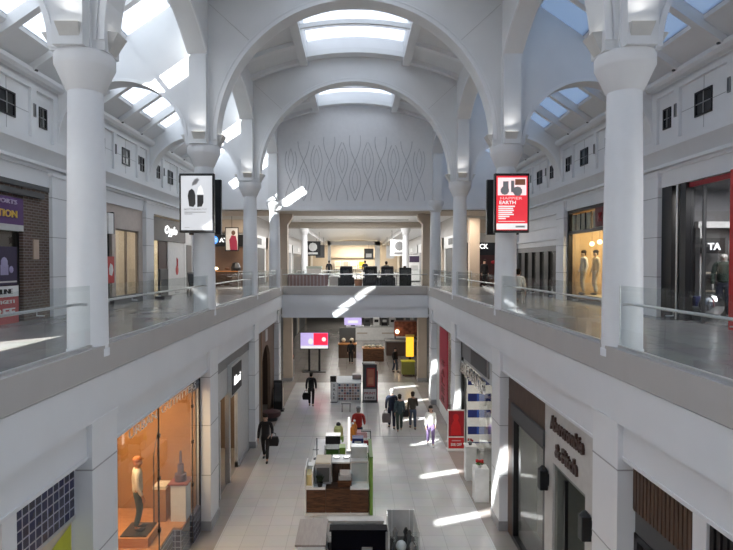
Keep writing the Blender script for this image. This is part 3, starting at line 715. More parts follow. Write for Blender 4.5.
# window display shop
a = S(-1, 4.32, 9.45, 15.55, GZ, GT, 'clothes shop window glowing orange with navy tile base on the lower left', inner=ORANGE, depth=2.4, fl=BTILF, e=100, lc=(1, .74, .45))
a.part('glass_panel', SHOPG, (.0, .012, 9.5, 12.23, .05, GT), (.0, .012, 12.27, 14.78, .05, GT), (.0, .012, 14.82, 15.5, .05, GT))
for q in ((-.006, .018, 12.235, 12.265), (-.006, .018, 14.785, 14.815), (-.01, .03, 9.45, 9.51), (-.01, .03, 15.47, 15.54)): a.part('glass_joint', BLACK, (*q, .05, GT))
for yy in (12.25, 14.8):
    for zz in (1.6, 2.75, 3.7): a.part('glass_fitting', BLACK, (-.025, .025, yy-.04, yy+.04, zz-.04, zz+.04))
a.part('tiled_upstand', BTILE, (-.01, .1, 14.83, 15.5, 0, .75)); a.part('tiled_header', BTILE, (.01, .1, 14.83, 15.5, 4.05, GT))
a.own('display_platform', 'low navy tiled platform with orange boards at the far end of the orange window', 'platform', ('tiled_riser', BTILX, [(.16, 2.3, 14.32, 14.4, .013, .62)]), ('orange_board', WOODO, [(.14, 2.3, 14.3, 15.44, .62, .68)]))
a.own('display_platform', 'higher tiled platform with orange boards under the mannequin of the orange window', 'platform', ('tiled_riser', BTILX, [(.15, 2.3, 12.0, 12.08, .013, .98), (.12, .16, 12.08, 13.5, .013, .98)]), ('orange_board', WOODO, [(.12, 2.35, 12.0, 13.6, .98, 1.04)]))
a.own('display_platform', 'near tiled platform with orange boards at the left of the orange window', 'platform', ('orange_board', WOODO, [(.12, 2.35, 9.6, 11.9, .6, .66)]), ('tiled_riser', BTILE, [(.12, .16, 9.6, 11.9, .013, .6)]))
a.fix('wall_display_panel', WOODO, (2.25, 2.35, 12.6, 13.6, 1.05, 4.2)); a.fix('wall_display_panel', pm('olive_panel', (.20, .15, .07)), (2.2, 2.33, 11.95, 12.5, 1.05, 4.3)); a.fix('wall_display_panel', CREAM, (2.28, 2.36, 14.45, 15.44, .7, 4.4))
a.text('glass_lettering', WHT, 'URBAN', .25, -.014, 11.35, 4.13, width=1.5, extrude=.004)
a.text('glass_lettering', WHT, 'OUTFITTERS', .25, -.014, 13.75, 4.13, width=2.7, extrude=.004)
p = thing('plinth', 'orange wooden plinth under the mannequin in the orange shop window', 'plinth', (-5.05, 12.95, 1.04))
B(-.36, .36, -.4, .4, 0, .22).build('block', WOODO, p); B(-.3, .3, -.34, .34, .22, .25).build('top_plate', BLACK, p)
p = thing('display_block', 'white display block with a dark ornament on top in the orange shop window', 'display', (-4.66, 14.85, .68))
B(-.2, .2, -.22, .22, 0, .98).build('block', WHT, p); B(-.26, .26, -.28, .28, .98, 1.01).build('shelf', pm('maroon_shelf', (.25, .07, .06)), p)
MB().lathe(0, 0, [(.16, 1.01), (.15, 1.2), (.08, 1.21), (.08, 1.45), (.04, 1.47), (.03, 1.8)], 14).build('ornament', pm('dark_plum', (.10, .06, .08)), p)
p = thing('display_box', 'orange box holding folded garments in the orange shop window', 'display', (-5.15, 14.85, .68))
B(-.17, .17, -.25, .25, 0, .85).build('box', ORANGE, p); B(-.18, .16, -.22, .2, .85, .93).build('folded_garment', CREAM, p)
p = thing('clothes_rail', 'thin black clothes rail beside the mannequin in the orange shop window', 'rail', (-5.0, 14.05, .015))
MB().tube([(0, -.25, 0), (0, -.25, 2.7), (0, .05, 3.2), (0, .05, 0)], .014, 6).build('rail', BLACK, p); B(-.15, .15, -.3, .1, 0, .02).build('base_plate', BLACK, p)
# grey shop with sign box
a = S(-1, 4.32, 16.45, 22.55, GZ, GT, 'grey panelled storefront with a projecting black sign on the lower left', inner=pm('grey_brown_inside', (.16, .12, .09)), depth=3, e=45, lc=(1, .75, .5))
a.part('stone_cladding', LGREY, (-.02, .1, 20.4, 22.55, 0, GT), (-.02, .1, 16.45, 17.6, 0, GT), (-.02, .1, 17.6, 20.4, 3.1, GT))
a.part('metal_jamb', ALU, (-.06, .1, 18.9, 19.05, 0, 3.1), (-.05, .1, 17.55, 17.7, 0, 3.1)); a.part('glass', SHOPG, (.02, .03, 20.35, 22.3, .15, 2.7))
a.part('skirting', GREYJ, (-.04, .1, 20.4, 22.55, 0, .2)); a.part('header', MGREY, (-.03, .1, 16.45, 22.55, 4.0, GT))
sg = a.part('sign_frame', ALU, (-.16, -.03, 18.75, 20.45, 2.95, 4.05)); g = a.part('sign_face', BLK2, (-.18, -.15, 18.83, 20.37, 3.03, 3.97), parent=sg)
a.text('sign_script', WHITELIT, 'Merci', .42, -.19, 19.6, 3.32, sg, width=1.0, bold=.01, shear=.2)
for j in range(4):
    p = thing('merchandise_shelf', 'orange shelf of goods in the doorway of the grey panelled storefront, %s' % ['lowest', 'second up', 'third up', 'topmost'][j], 'shelf', (-4.75, 18.3, .5+j*.55), 0, 'shelves in the grey shop')
    B(-.2, .2, -.6, .55, 0, .05).build('board', WOODO, p); B(-.15, .15, -.5, .1, .05, .3).build('boxes', ORANGE, p); B(-.15, .15, .15, .45, .05, .24).build('goods', BEIGE if j % 2 else BLK2, p)
# brown arched shop
a = S(-1, 4.32, 23.45, 29.55, GZ, GT, 'brown storefront with arched doorway on the lower left near the bridge', inner=pm('dark_brown_inside', (.05, .03, .025)), e=8)
BRW = pm('brown_front', (.17, .115, .085), .5)
m = a.mb(); Xf = -4.34
a.part('brown_front', BRW, (-.04, .1, 23.45, 25.6, 0, GT), (-.04, .1, 28.2, 29.55, 0, GT), (-.04, .1, 25.6, 28.2, 3.55, GT))
us = xs_of(25.6, 28.2, 16); c = 26.9
m = a.mb(); m.strip('y', us, lambda y: 2.35+1.2*math.sqrt(max(0, 1-((y-c)/1.3)**2)), lambda y: 3.56, -4.28, -4.42); m.build('arch', BRW, a.t)
a.part('trim', pm('light_brown_trim', (.32, .22, .14)), (-.08, .0, 23.5, 23.7, 0, GT), (-.08, .0, 25.35, 25.5, 0, GT)); a.part('medallion', LGREY, (-.07, -.03, 26.6, 27.2, 3.75, 4.3))
# ---- ground floor right
a = S(1, 4.32, 2.42, 8.55, GZ, GT, 'dark glazed storefront with brown slatted header at the lower right edge', inner=pm('dark_grey_inside', (.06, .055, .05)), e=14)
a.part('slatted_header', WOODD, (-.04, .1, 7.0, 8.55, 3.72, GT), *[(-.06, -.04, 7.02+.1*i, 7.09+.1*i, 3.72, GT) for i in range(15)])
a.part('bulkhead', DGREY, (.0, .12, 7.0, 8.55, 3.35, 3.72)); frame(a, BLACK, 7.0, 8.55, 0, 3.35, .1, (-.02, .1)); a.part('glass', SHOPG, (.03, .04, 7.1, 8.5, .1, 3.3))
a.part('white_jamb', W, (-.06, .3, 6.72, 7.0, 0, GT)); a.part('black_panel', BLACK, (-.02, .1, 4.0, 6.72, 0, GT), *[(-.05, -.02, 6.6-.12*i, 6.66-.12*i, 0, GT) for i in range(14)])
a = S(1, 4.32, 9.45, 15.55, GZ, GT, 'pale grey storefront with raised dark lettering and dark doorway on the lower right', inner=pm('shop_grey_green', (.16, .17, .15)), depth=3.5, e=40)
a.part('pale_front', pm('pale_grey_front', (.55, .54, .52), .5), (-.05, .1, 9.45, 10.3, 0, GT), (-.05, .1, 12.0, 12.5, 0, GT), (-.05, .1, 10.3, 12.0, 3.2, GT))
a.part('door_reveal', pm('grey_green_reveal', (.20, .21, .19), .4), (.0, 1.2, 11.85, 12.0, 0, 3.2), (.0, 1.2, 10.3, 10.42, 0, 3.2), (.0, 1.2, 10.3, 12.0, 3.1, 3.2))
a.part('inner_panel', pm('grey_green_panel', (.26, .27, .25), .4), (1.0, 1.1, 10.4, 11.4, 0, 3.1)); a.part('door_edge', BLACK, (.05, .12, 11.55, 11.62, .1, 2.95))
a.part('wood_header', WOODD, (-.03, .1, 12.5, 15.55, 3.72, GT)); a.part('steel_beam', DGREY, (-.1, .1, 12.5, 15.1, 3.38, 3.72)); a.part('wood_jamb', WOODD, (-.04, .1, 15.1, 15.55, 0, 3.72))
frame(a, BLACK, 12.5, 15.1, 0, 3.4, .13, (-.05, .1)); a.part('window_glass', SHOPG, (.02, .03, 12.6, 15.0, .1, 3.3))
a.part('window_backdrop', pm('pale_backdrop', (.55, .52, .47)), (.6, .66, 12.55, 15.0, .2, 3.3))
a.text('raised_lettering', pm('dark_bronze_letters', (.06, .028, .022), .4), 'Abercrombie', .42, -.07, 11.2, 3.93, width=1.75, bold=.03, extrude=.03)
a.text('raised_lettering', bpy.data.materials['dark_bronze_letters'], '& Fitch', .40, -.07, 11.2, 3.42, width=1.15, bold=.03, extrude=.03)
for yy, lab in ((12.28, 'black wall lantern between window and doorway of the lettered storefront'), (10.02, 'black wall lantern on the near side of the lettered storefront doorway')):
    p = thing('wall_lantern', lab, 'wall lamp', (4.26, yy, 2.45), 0, 'lanterns beside the doorway')
    B(-.2, -.02, -.1, .1, .05, .5).build('cage', BLACK, p, bevel=.02); MB().lathe(-.11, 0, [(.1, .5), (.03, .58)], 12).build('cap', BLACK, p); B(-.05, .02, -.06, .06, .15, .4).build('back_plate', BLK2, p)
# banner shop
a = S(1, 4.32, 16.45, 22.55, GZ, GT, 'mirror silver storefront with a blue striped banner and silver lettering, lower right', inner=LGREY, e=30)
a.part('front', LGREY, (.0, .1, 16.45, 17.0, 0, GT), (.02, .1, 17.0, 22.3, 3.6, GT))
a.part('glass', SHOPG, (.03, .04, 17.0, 19.5, .05, 3.6))
a.part('header', MGREY, (-.03, .05, 18.0, 22.55, 3.75, GT)); a.part('dark_header_panel', DGREY, (-.05, .0, 18.2, 20.6, 3.78, 4.32)); a.part('corner_strip', BLACK, (-.05, .05, 22.35, 22.5, 0, GT))
a.text('silver_lettering', CHROME, 'SOLE POINTS', .62, -.12, 20.1, 3.22, width=4.0, bold=.025, extrude=.05)
bn = thing('striped_banner', 'tall panel of broad navy and white stripes inside the silver storefront entrance', 'banner', (4.95, 22.2, .02))
B(-.5, .5, -.03, .03, .1, 3.5).build('cloth', WHT, bn)
for z in (.66, 1.33, 1.98, 2.63): B(-.46, .46, -.036, -.03, z, z+.31).build('navy_stripe', NAVY, bn); B(-.1, .2, -.04, -.036, z, z+.31).build('blue_panel', BLUE, bn)
B(-.46, .46, -.036, -.03, .30, .35).build('navy_line', NAVY, bn); B(-.5, .5, -.1, .1, 0, .1).build('foot', MGREY, bn)
# red banner shop
a = S(1, 4.32, 23.45, 29.55, GZ, GT, 'storefront behind a tall red banner on the lower right near the bridge', inner=LGREY, e=20)
a.part('front', LGREY, (.0, .1, 23.45, 24.6, 0, GT), (.0, .1, 28.4, 29.55, 0, GT)); a.part('glass', SHOPG, (.02, .03, 24.6, 28.4, 0, GT))
bn = thing('red_banner', 'tall red banner with vertical white lettering near the bridge', 'banner', (4.30, 27.1, .6))
B(-.02, .02, -1.2, 1.2, 0, 3.7).build('cloth', MAG, bn); B(-.01, .03, -1.2, 1.2, -.6, 0).build('white_base', WHT, bn)
for i, chh in enumerate('SALES'): MB().text(chh, .42, (-.03, 0, 1.9-.44*i), (0, -1, 0), width=.9, bold=.02).build('letter', pm('dark_red_print', (.2, .005, .015)) if i == 0 else bpy.data.materials['dark_red_print'], bn)
# ------------------------------------------------------------------ hanging double screens on the second columns
def screen(name, lab, x, y, s, front):
    t = thing(name, lab, 'screen', (x, y, Z(.83)))
    m = MB(); m.box(-.475, .475, -.07, .07, 0, 1.62); m.build('housing', BLACK, t, bevel=.015)
    B(-.1, .1, *((.07, .27) if front else (-.25, -.07)), .5, 1.1).build('mounting_plate', BLK2, t)
    return t
sc = screen('advertising_screen', 'lit white screen showing two dark shoe soles, facing along the atrium, on the left column', -4.33, 15.42, -1, 1)
B(-.425, .425, -.078, -.07, .07, 1.55).build('display', SCRW, sc)
d = MB()
d.prism([(-.20, .72), (-.09, .70), (-.03, .78), (-.03, 1.02), (-.06, 1.14), (-.13, 1.20), (-.21, 1.14), (-.24, 1.0), (-.22, .86)], 'y', -.083, -.079)
d.build('printed_sole', SCRK, sc)
d = MB(); d.prism([(.02, .70), (.14, .71), (.19, .82), (.19, 1.03), (.02, 1.03)], 'y', -.083, -.079); d.build('printed_sole', SCRK, sc)
d = MB(); d.prism([(.0, 1.04), (.2, 1.04), (.17, 1.2), (.12, 1.3), (.05, 1.24)], 'y', -.083, -.079); d.build('printed_upper', SCRT, sc)
d = MB(); d.prism([(-.12, 1.28), (.0, 1.32), (.08, 1.44), (.02, 1.5), (-.06, 1.44), (-.12, 1.36)], 'y', -.083, -.079); d.build('printed_strap', SCRG, sc)
MB().text('MEETTHEHEALTHY', .07, (-.02, -.08, .615), (1, 0, 0), width=.62, bold=.01, extrude=.002).build('headline', SCRG, sc)
for i, (a, b) in enumerate(((-.33, .25), (-.33, -.12))): B(a, b, -.082, -.079, .55-.05*i, .57-.05*i).build('text_line', SCRG, sc)
B(-.33, -.2, -.082, -.079, .13, .145).build('text_line', SCRG, sc); B(.27, .36, -.082, -.079, .125, .165).build('footer_mark', SCRG, sc)
sc = screen('advertising_screen', 'dark back screen hanging behind the white screen of the left column', -4.41, 16.56, -1, 0)
B(-.425, .425, .07, .078, .07, 1.55).build('display', BLK2, sc)
sc = screen('advertising_screen', 'lit red and white screen with a picture on top, hanging on the right column', 4.29, 15.42, 1, 1)
B(-.425, .425, -.078, -.07, .07, 1.55).build('display', SCRR, sc)
B(-.39, .39, -.082, -.078, 1.02, 1.5).build('picture', pm('screen_pink_picture', (.7, .5, .5), .3, est=.5), sc)
d = MB(); d.ball((-.2, -.083, 1.15), .12, 10, 1, .03, 1).ball((.15, -.083, 1.13), .13, 10, 1, .03, 1).box(-.25, -.1, -.086, -.082, 1.2, 1.4).box(-.03, .06, -.086, -.082, 1.1, 1.42); d.build('printed_bicycle', SCRG, sc)
B(.08, .36, -.086, -.082, 1.3, 1.46).build('printed_panel', pm('screen_brown', (.25, .1, .06), .3, est=.15), sc)
B(-.42, .42, -.083, -.078, .09, .25).build('white_footer', SCRT, sc); B(.1, .35, -.086, -.083, .14, .19).build('footer_mark', SCRG, sc)
MB().text('HAPPIER', .1, (-.02, -.08, .905), (1, 0, 0), width=.6, extrude=.003).build('lettering', pm('screen_pale_red', (.85, .35, .35), .3, est=.5), sc)
MB().text('EARTH', .13, (-.12, -.08, .78), (1, 0, 0), width=.45, bold=.02, extrude=.003).build('lettering', SCRT, sc)
for i, w in enumerate((.45, .4, .42, .38, .42, .3, .2)): B(-.37, -.37+w, -.082, -.079, .70-.055*i, .735-.055*i).build('text_line', SCRT, sc)
B(-.37, .36, -.082, -.079, .3, .315).build('text_line', SCRT, sc)
sc = screen('advertising_screen', 'dark back screen hanging behind the red screen of the right column', 4.35, 16.56, 1, 0)
B(-.425, .425, .07, .078, .07, 1.55).build('display', BLK2, sc)
# ------------------------------------------------------------------ the far end, upper level
TANC = pm('tan_soffit', (.42, .37, .31), .6)
struct(B(-12, 12, 30.2, 33.2, Z(2.79), Z(3.6)).build('trim_beam_near', TANC))
struct(B(-12, 12, 33.2, 47, Z(3.42), Z(3.6)).build('ceiling_far_1', WHT))
struct(B(-12, 12, 47, 48.5, Z(2.98), Z(3.6)).build('trim_beam_far', TANC))
m = MB(); us = xs_of(-4.6, 4.6, 16); m.strip('x', us, lambda x: Z(3.45)+.5*math.cos(x/4.6*PI/2), lambda x: Z(4.3), 48.5, 96)
struct(m.build('ceiling_far_vault', WHT))
for yy in (36, 40, 44): struct(B(-4.2, 4.2, yy, yy+.25, Z(3.36), Z(3.43)).build('trim_ceiling_line', LGREY))
for s in (-1, 1):
    S_ = SIDE[s]
    # tan piers with corbelled heads behind the corner columns
    m = MB(); m.box(s*3.85, s*4.5, 31.9, 32.5, 6.006, Z(1.9)); m.prism([(s*3.85, Z(1.9)), (s*4.5, Z(1.9)), (s*4.7, Z(2.4)), (s*4.7, Z(2.79)), (s*3.55, Z(2.79)), (s*3.62, Z(2.5)), (s*3.85, Z(2.2))], 'y', 31.9, 32.5)
    struct(m.build('trim_tan_pier_'+S_, TAN))
    m = MB(); m.box(s*7.1, s*7.7, 34.6, 35.2, 6.006, Z(2.79)); s > 0 and struct(m.build('trim_tan_pier_outer_'+S_, TAN))
    struct(B(s*6.8, s*12, 36.2, 36.4, 6.0, Z(3.42)).build('wall_far_front_'+S_, LGREY))
    struct(B(s*6.8, s*12, 36.0, 36.2, Z(1.95), Z(2.79)).build('trim_tan_header_'+S_, TAN))
    struct(B(s*7.2, s*7.4, 36.4, 96, 6.0, Z(4.2)).build('wall_far_'+S_, pm('far_wall_'+S_, (.58, .56, .54), .5)))
    struct(B(s*10.6, s*12, 30.2, 36, 6.0, Z(2.79)).build('wall_far_return_'+S_, LGREY))
    struct(B(s*4.6, s*7.3, 48.5, 96, Z(3.0), Z(4.3)).build('ceiling_far_side_'+S_, WHT))
struct(B(-12, 12, 96, 96.3, 6, Z(4.4)).build('wall_far_end', BEIGE))
# bright portal at the end of the hall
m = MB(); m.box(-4.4, -3.9, 90, 90.4, 6.0, Z(3.5)); m.box(3.2, 4.0, 90, 90.4, 6.0, Z(3.5)); m.box(-4.4, 4.0, 90, 90.4, Z(2.85), Z(3.5))
struct(m.build('trim_white_portal', WHT))
struct(B(-4, 4, 95.6, 96, Z(.9), Z(1.15)).build('trim_end_ledge', TAN))
for i, (x, mt, nm) in enumerate(((-2.9, CREAM, 'cream'), (-1.55, pm('grey_beige_print', (.4, .36, .3)), 'grey beige'), (-.2, pm('pale_blue_print', (.5, .56, .56)), 'pale blue'), (1.15, YEL, 'yellow'))):
    p = thing('wall_poster', '%s lit poster on the far end wall seen through the white portal' % nm, 'poster', (x, 95.55, Z(-1.0)))
    B(-.55, .55, -.05, .03, 0, 1.35).build('frame', WHT, p); B(-.46, .46, -.06, -.05, .08, 1.27).build('print', mt, p); B(-.46, .46, -.063, -.06, .3, .5).build('printed_band', TAN, p)
p = thing('far_sign', 'dark square sign inside the far white portal, right part', 'sign', (2.2, 89.5, Z(.6))); B(-.75, .75, -.06, .06, 0, 1.7).build('panel', DGREY, p); B(-.45, .45, -.07, -.06, .3, .9).build('print', WHT, p); MB().tube([(0, 0, 1.7), (0, 0, 2.4)], .02, 5).build('cord', BLACK, p)
# columns of the far hall
for y in (46,):
    for s in (-1, 1):
        c = dup(col0, (s*4.15, y, 6.006), 0, 'smaller pale column far inside the upper hall on the %s, under the second beam' % SIDE[s], 'far hall columns'); c.scale = (.9, .9, .9)
# shop fronts facing the camera either side of the bridge
t = thing('storefront', 'dark phone shop with blue round logo and white letters AT beyond the left railing', 'storefront', (-8.6, 36, 6.006))
B(-1.75, 1.7, -.12, .15, 2.55, 3.3).build('sign_band', BLACK, t); B(-1.75, 1.7, .0, .1, 0, 2.55).build('interior_panel', pm('phone_shop_interior', (.16, .10, .07)), t)
MB().ball((-.42, -.14, 2.97), .27, 16, 1, .25, 1).build('round_logo', SCRB, t, True); m = MB()
for q in (-.14, -.03, .08): m.box(-.42-.2, -.42+.2, -.215, -.2, 2.97+q, 2.97+q+.035)
m.build('logo_stripe', SCRT, t); MB().text('AT&T', .38, (.42, -.13, 2.83), (1, 0, 0), width=1.0, bold=.02).build('lettering', WHITELIT, t)
B(-1.75, -1.55, -.1, .1, 0, 2.1).build('jamb', BLACK, t); B(1.5, 1.7, -.1, .1, 0, 2.75).build('jamb', BLACK, t)
p = thing('fashion_poster', 'poster of a figure in dark red clothing beyond the left railing', 'poster', (-7.75, 35.3, Z(.75)))
B(-.42, .42, -.03, .03, 0, 1.5).build('frame', BLACK, p); B(-.37, .37, -.04, -.03, .06, 1.44).build('print', LGREY, p)
m = MB(); m.prism([(-.1, .06), (.35, .06), (.33, .6), (.25, .95), (.0, 1.0), (-.16, .7)], 'y', -.05, -.04); m.build('printed_garment', pm('burgundy_print', (.25, .02, .05)), p); MB().ball((.1, -.042, 1.15), .13, 10, 1, .1, 1.2).build('printed_head', BROWN, p)
MB().tube([(0, 0, 1.5), (0, 0, 2.2)], .015, 5).build('hanger', BLACK, p)
t = thing('display_counter', 'wooden counter with warm lamps inside the phone shop beyond the left railing', 'counter', (-8.2, 35.0, 6.006))
B(-1.0, 1.0, -.3, .3, 0, .95).build('body', WOODD, t); B(-1.05, 1.05, -.33, .33, .95, 1.0).build('top', WOODO, t)
for x in (-.5, .2): MB().ball((x, 0, 1.15), .13, 8, 1.2, 1, .7).build('warm_bowl_lamp', WARML if x < 0 else BROWN, t)
MB().lathe(.75, 0, [(.3, 1.0), (.32, 1.2), (.2, 1.5), (.05, 1.55)], 12).build('dark_wheel', BLACK, t)
t = thing('storefront', 'black shopfront with white letters CK beyond the right railing', 'storefront', (8.55, 36, 6.006))
B(-1.7, 1.75, -.12, .15, 0, 2.8).build('black_front', BLACK, t); B(-1.0, .9, -.14, -.1, 0, 2.0).build('doorway', pm('dark_red_inside', (.06, .02, .02)), t)
MB().text('CK', .42, (-.30, -.13, 2.42), (1, 0, 0), width=.55, bold=.02).build('lettering', WHITELIT, t); MB().ball((.35, -.3, 1.55), .25, 10, 1, .5, .5).build('red_lamp_shade', REDD, t)
# shops along the far hall
k = 0
for s in (-1, 1):
    for i, (y0, y1, mt, mt2, nm) in enumerate(((37, 44, WHT, DGREY, 'white'), (45, 52, TAN, BLACK, 'tan'), (53, 62, WHT, MGREY, 'pale'), (63, 75, LGREY, DGREY, 'grey'), (76, 89, CREAM, BLACK, 'cream'))):
        t = thing('storefront', '%s shopfront in the far hall, %s along its %s wall' % (nm, ordn(i), SIDE[s]), 'storefront', (s*7.1, (y0+y1)/2, 6.006), 0, 'far hall shopfronts'); L = (y1-y0)/2
        m = MB(); m.box(-.1, .1, -L, -L+.5, 0, 3.5); m.box(-.1, .1, L-.5, L, 0, 3.5); m.box(-.12, .12, -L, L, 2.6, 3.5); m.build('surround', mt, t)
        B(-.02, .06, -L+.5, L-.5, 0, 2.6).build('window', mt2, t); B(-s*.16, -s*.10, -1.2, 1.2, 2.85, 3.3).build('sign_panel', WHT if mt2 in (DGREY, BLACK) and mt is not WHT else DGREY, t)
        B(-s*.05, 0, -.06, .06, 0, 2.6).build('mullion', mt, t)
for s, y, w, h, z, mt, nm in ((-1, 58, 1.6, 1.5, .75, BLACK, 'black poster with a pale face'), (-1, 70, 1.1, 1.6, .65, DGREY, 'narrow dark poster'), (1, 55, 1.8, 1.6, .7, WHT, 'white poster with grey writing'), (1, 69, 1., 1.6, .55, LGREY, 'narrow pale poster')):
    p = thing('hanging_poster', '%s hanging high on the %s of the far hall' % (nm, SIDE[s]), 'poster', (s*4.35, y, Z(z)))
    B(-w/2, w/2, -.05, .05, 0, h).build('panel', mt, p)
    if w > 1.4:
        MB().ball((0, -.05, h*.6), .45, 10, 1, .06, 1).box(-.5, .5, -.07, -.05, .15, .35).build('print', LGREY if mt is BLACK else MGREY, p)
    MB().tube([(-w*.4, 0, h), (-w*.4, 0, 3.2-z)], .02, 5).tube([(w*.4, 0, h), (w*.4, 0, 3.2-z)], .02, 5).build('cord', BLACK, p)
p = thing('menu_board', 'white stand with a dark printed top beside the right far column', 'sign', (4.7, 44.5, 6.006))
B(-.42, .42, -.05, .05, .1, 2.15).build('panel', WHT, p); B(-.4, .4, -.06, -.05, 1.55, 2.05).build('printed_top', pm('dark_purple_print', (.05, .03, .07)), p); B(-.3, .3, -.06, -.05, .9, 1.3).build('text_block', LGREY, p); B(-.45, .45, -.2, .2, 0, .1).build('base', DGREY, p)
# low striped partition and planters on the bridge
t = thing('partition', 'low pink and grey striped partition behind the bridge railing', 'partition', (-2.7, 32.2, 6.006))
B(-1.15, 1.15, -.06, .06, 0, .82).build('panel', pm('dusty_pink_panel', (.36, .22, .22)), t); m = MB()
for i in range(11): m.box(-1.1+.2*i, -1.03+.2*i, -.07, -.055, .02, .78)
m.build('stripe', pm('pale_stripe', (.52, .42, .42)), t); B(-1.2, 1.2, -.1, .1, .82, .9).build('top_rail', WHT, t)
t = thing('counter', 'pale low counter with glass front beside the striped partition on the bridge', 'counter', (-.85, 34.0, 6.006))
B(-.7, .55, -.3, .3, 0, .65).build('body', LGREY, t); B(-.7, .55, -.33, .33, .65, .7).build('top', WHT, t); B(-.68, .5, -.3, -.28, .7, 1.1).build('glass_screen', GLASS, t)
t = thing('condiment_stand', 'pale green tinted stand behind the striped partition', 'stand', (-2.5, 34.5, 6.006)); B(-.45, .45, -.3, .3, 0, 1.15).build('body', WHT, t); B(-.47, .47, -.32, .32, 1.15, 1.3).build('top', pm('pale_green_top', (.5, .6, .55)), t)
# big black chairs with their backs to the railing
def massage_chair():
    t = thing('massage_chair', 'm', 'armchair')
    MB().prism([(-.05, .25), (.02, .2), (.2, 1.15), (.18, 1.3), (.05, 1.32), (-.06, 1.2)], 'x', -.36, .36).build('backrest', BLK2, t, bevel=.05)
    B(-.3, .3, .05, .75, .3, .5).build('seat', BLK2, t, bevel=.04)
    for x in (-.38, .38): B(x-.09, x+.09, .0, .75, .02, .68).build('armrest', BLACK, t, bevel=.04)
    MB().prism([(.7, .05), (.85, .1), (.85, .42), (.7, .48)], 'x', -.28, .28).build('footrest', BLK2, t); B(-.36, .36, .02, .7, 0, .3).build('base', BLACK, t); B(-.16, .16, -.07, -.045, .75, 1.1).build('back_panel', DGREY, t)
    return t
mc = None
for x, lab in ((-.51, 'black massage chair behind the bridge railing, beside the counter'), (.92, 'black massage chair behind the bridge railing, right of the orange tub'), (1.87, 'black massage chair with a person seated beyond, on the bridge')):
    if mc is None: mc = massage_chair(); mc.location = (x, 32.3, 6.006); mc['label'] = lab; mc['group'] = 'massage chairs on the bridge'
    else: dup(mc, (x, 32.3, 6.006), 0, lab)
t = thing('vending_cabinet', 'plain black square cabinet at the far right of the bridge chairs', 'cabinet', (2.9, 32.4, 6.006)); B(-.34, .34, -.25, .25, .06, 1.22).build('body', BLK2, t, bevel=.015); B(-.3, .3, -.22, .22, 0, .06).build('plinth', BLACK, t); B(-.28, .28, -.262, -.25, .9, 1.12).build('door_panel', DGREY, t)
t = thing('tub', 'orange tub between the black massage chairs on the bridge', 'tub', (.2, 32.5, 6.006)); MB().lathe(0, 0, [(.2, 0), (.25, .5)], 16).build('body', pm('terracotta_tub', (.60, .28, .16)), t); MB().lathe(0, 0, [(.26, .5), (.26, .55), (.2, .56)], 16).build('rim', ORANGE, t)
# food court tables and chairs
ft = thing('cafe_table', 't', 'table'); MB().cyl(0, 0, .4, .72, .75, 20).build('tabletop', LGREY, ft); MB().cyl(0, 0, .03, .03, .72, 8).build('post', DGREY, ft); MB().cyl(0, 0, .24, 0, .03, 16).build('base', DGREY, ft)
fc = thing('cafe_chair', 'c', 'chair'); B(-.2, .2, -.2, .2, .43, .47).build('seat', DGREY, fc); MB().prism([(-.2, .5), (-.17, .5), (-.22, .92), (-.25, .92)], 'x', -.2, .2).build('backrest', DGREY, fc)
for x in (-.18, .18):
    for y in (-.18, .18): MB().tube([(x, y, .43), (x*1.1, y*1.1, 0)], .015, 6).build('leg', STEEL, fc)
row = ['front food court row', 'second food court row', 'third food court row', 'fourth food court row', 'back food court row']
f1 = f2 = True
for r, y in enumerate((37.5, 41, 45, 50, 56)):
    for j, x in enumerate((-2.9, -1.0, .9, 2.8)):
        tl = 'round grey cafe table, %s, %s from the left' % (row[r], ordn(j))
        if f1: ft.location = (x, y, 6.006); ft['label'] = tl; ft['group'] = 'food court tables'; f1 = False
        else: dup(ft, (x, y, 6.006), 0, tl, 'food court tables')
        for q, (dx, rz, nm) in enumerate(((-.62, -PI/2, 'left'), (.62, PI/2, 'right'))):
            cl = 'dark cafe chair %s of the %s table, %s' % (nm, ordn(j), row[r])
            if f2: fc.location = (x+dx, y, 6.006); fc.rotation_euler = (0, 0, rz); fc['label'] = cl; fc['group'] = 'food court chairs'; f2 = False
            else: dup(fc, (x+dx, y, 6.006), rz, cl, 'food court chairs')
def rail2(x0, x1, y, lab):
    t = thing('glass_railing', lab, 'railing', (x0, y, 6.006)); L = x1-x0; n = max(2, round(L/1.3))
    for i in range(n): B(i*L/n+.01, (i+1)*L/n-.01, -.006, .006, .05, .95).build('glass_panel', GLASS, t)
    MB().tube([(0, 0, 1.0), (L, 0, 1.0)], .025, 8).build('handrail', STEEL, t)
    for i in range(n+1): MB().tube([(i*L/n, 0, 0), (i*L/n, 0, 1.0)], .02, 6).build('post', STEEL, t)
rail2(-3.7, -.9, 35.6, 'inner glass railing of the food court, left of the bridge chairs')
rail2(-7.0, -4.6, 33.6, 'glass railing between corner column and left far shops')
rail2(4.6, 7.0, 33.6, 'glass railing between corner column and right far shops')
# far hall lamps
for y in (35.5, 40, 44): area((0, y, Z(3.3)), (0, y, 0), FAR_E*.8, 6, 1.2, (1, .98, .96))
for y in (53, 62, 71, 80): area((0, y, Z(3.3)), (0, y, 0), FAR_E*1.6, 6, 2, (1, .99, .98))
area((0, 93, Z(3.2)), (0, 93, 0), FAR_E*1.6, 6, 1.6, (1, .9, .72))
for s in (-1, 1): area((s*6.2, 33.3, Z(2.7)), (s*6.6, 34, 0), FAR_E*.35, 2, 2, (1, .85, .7))
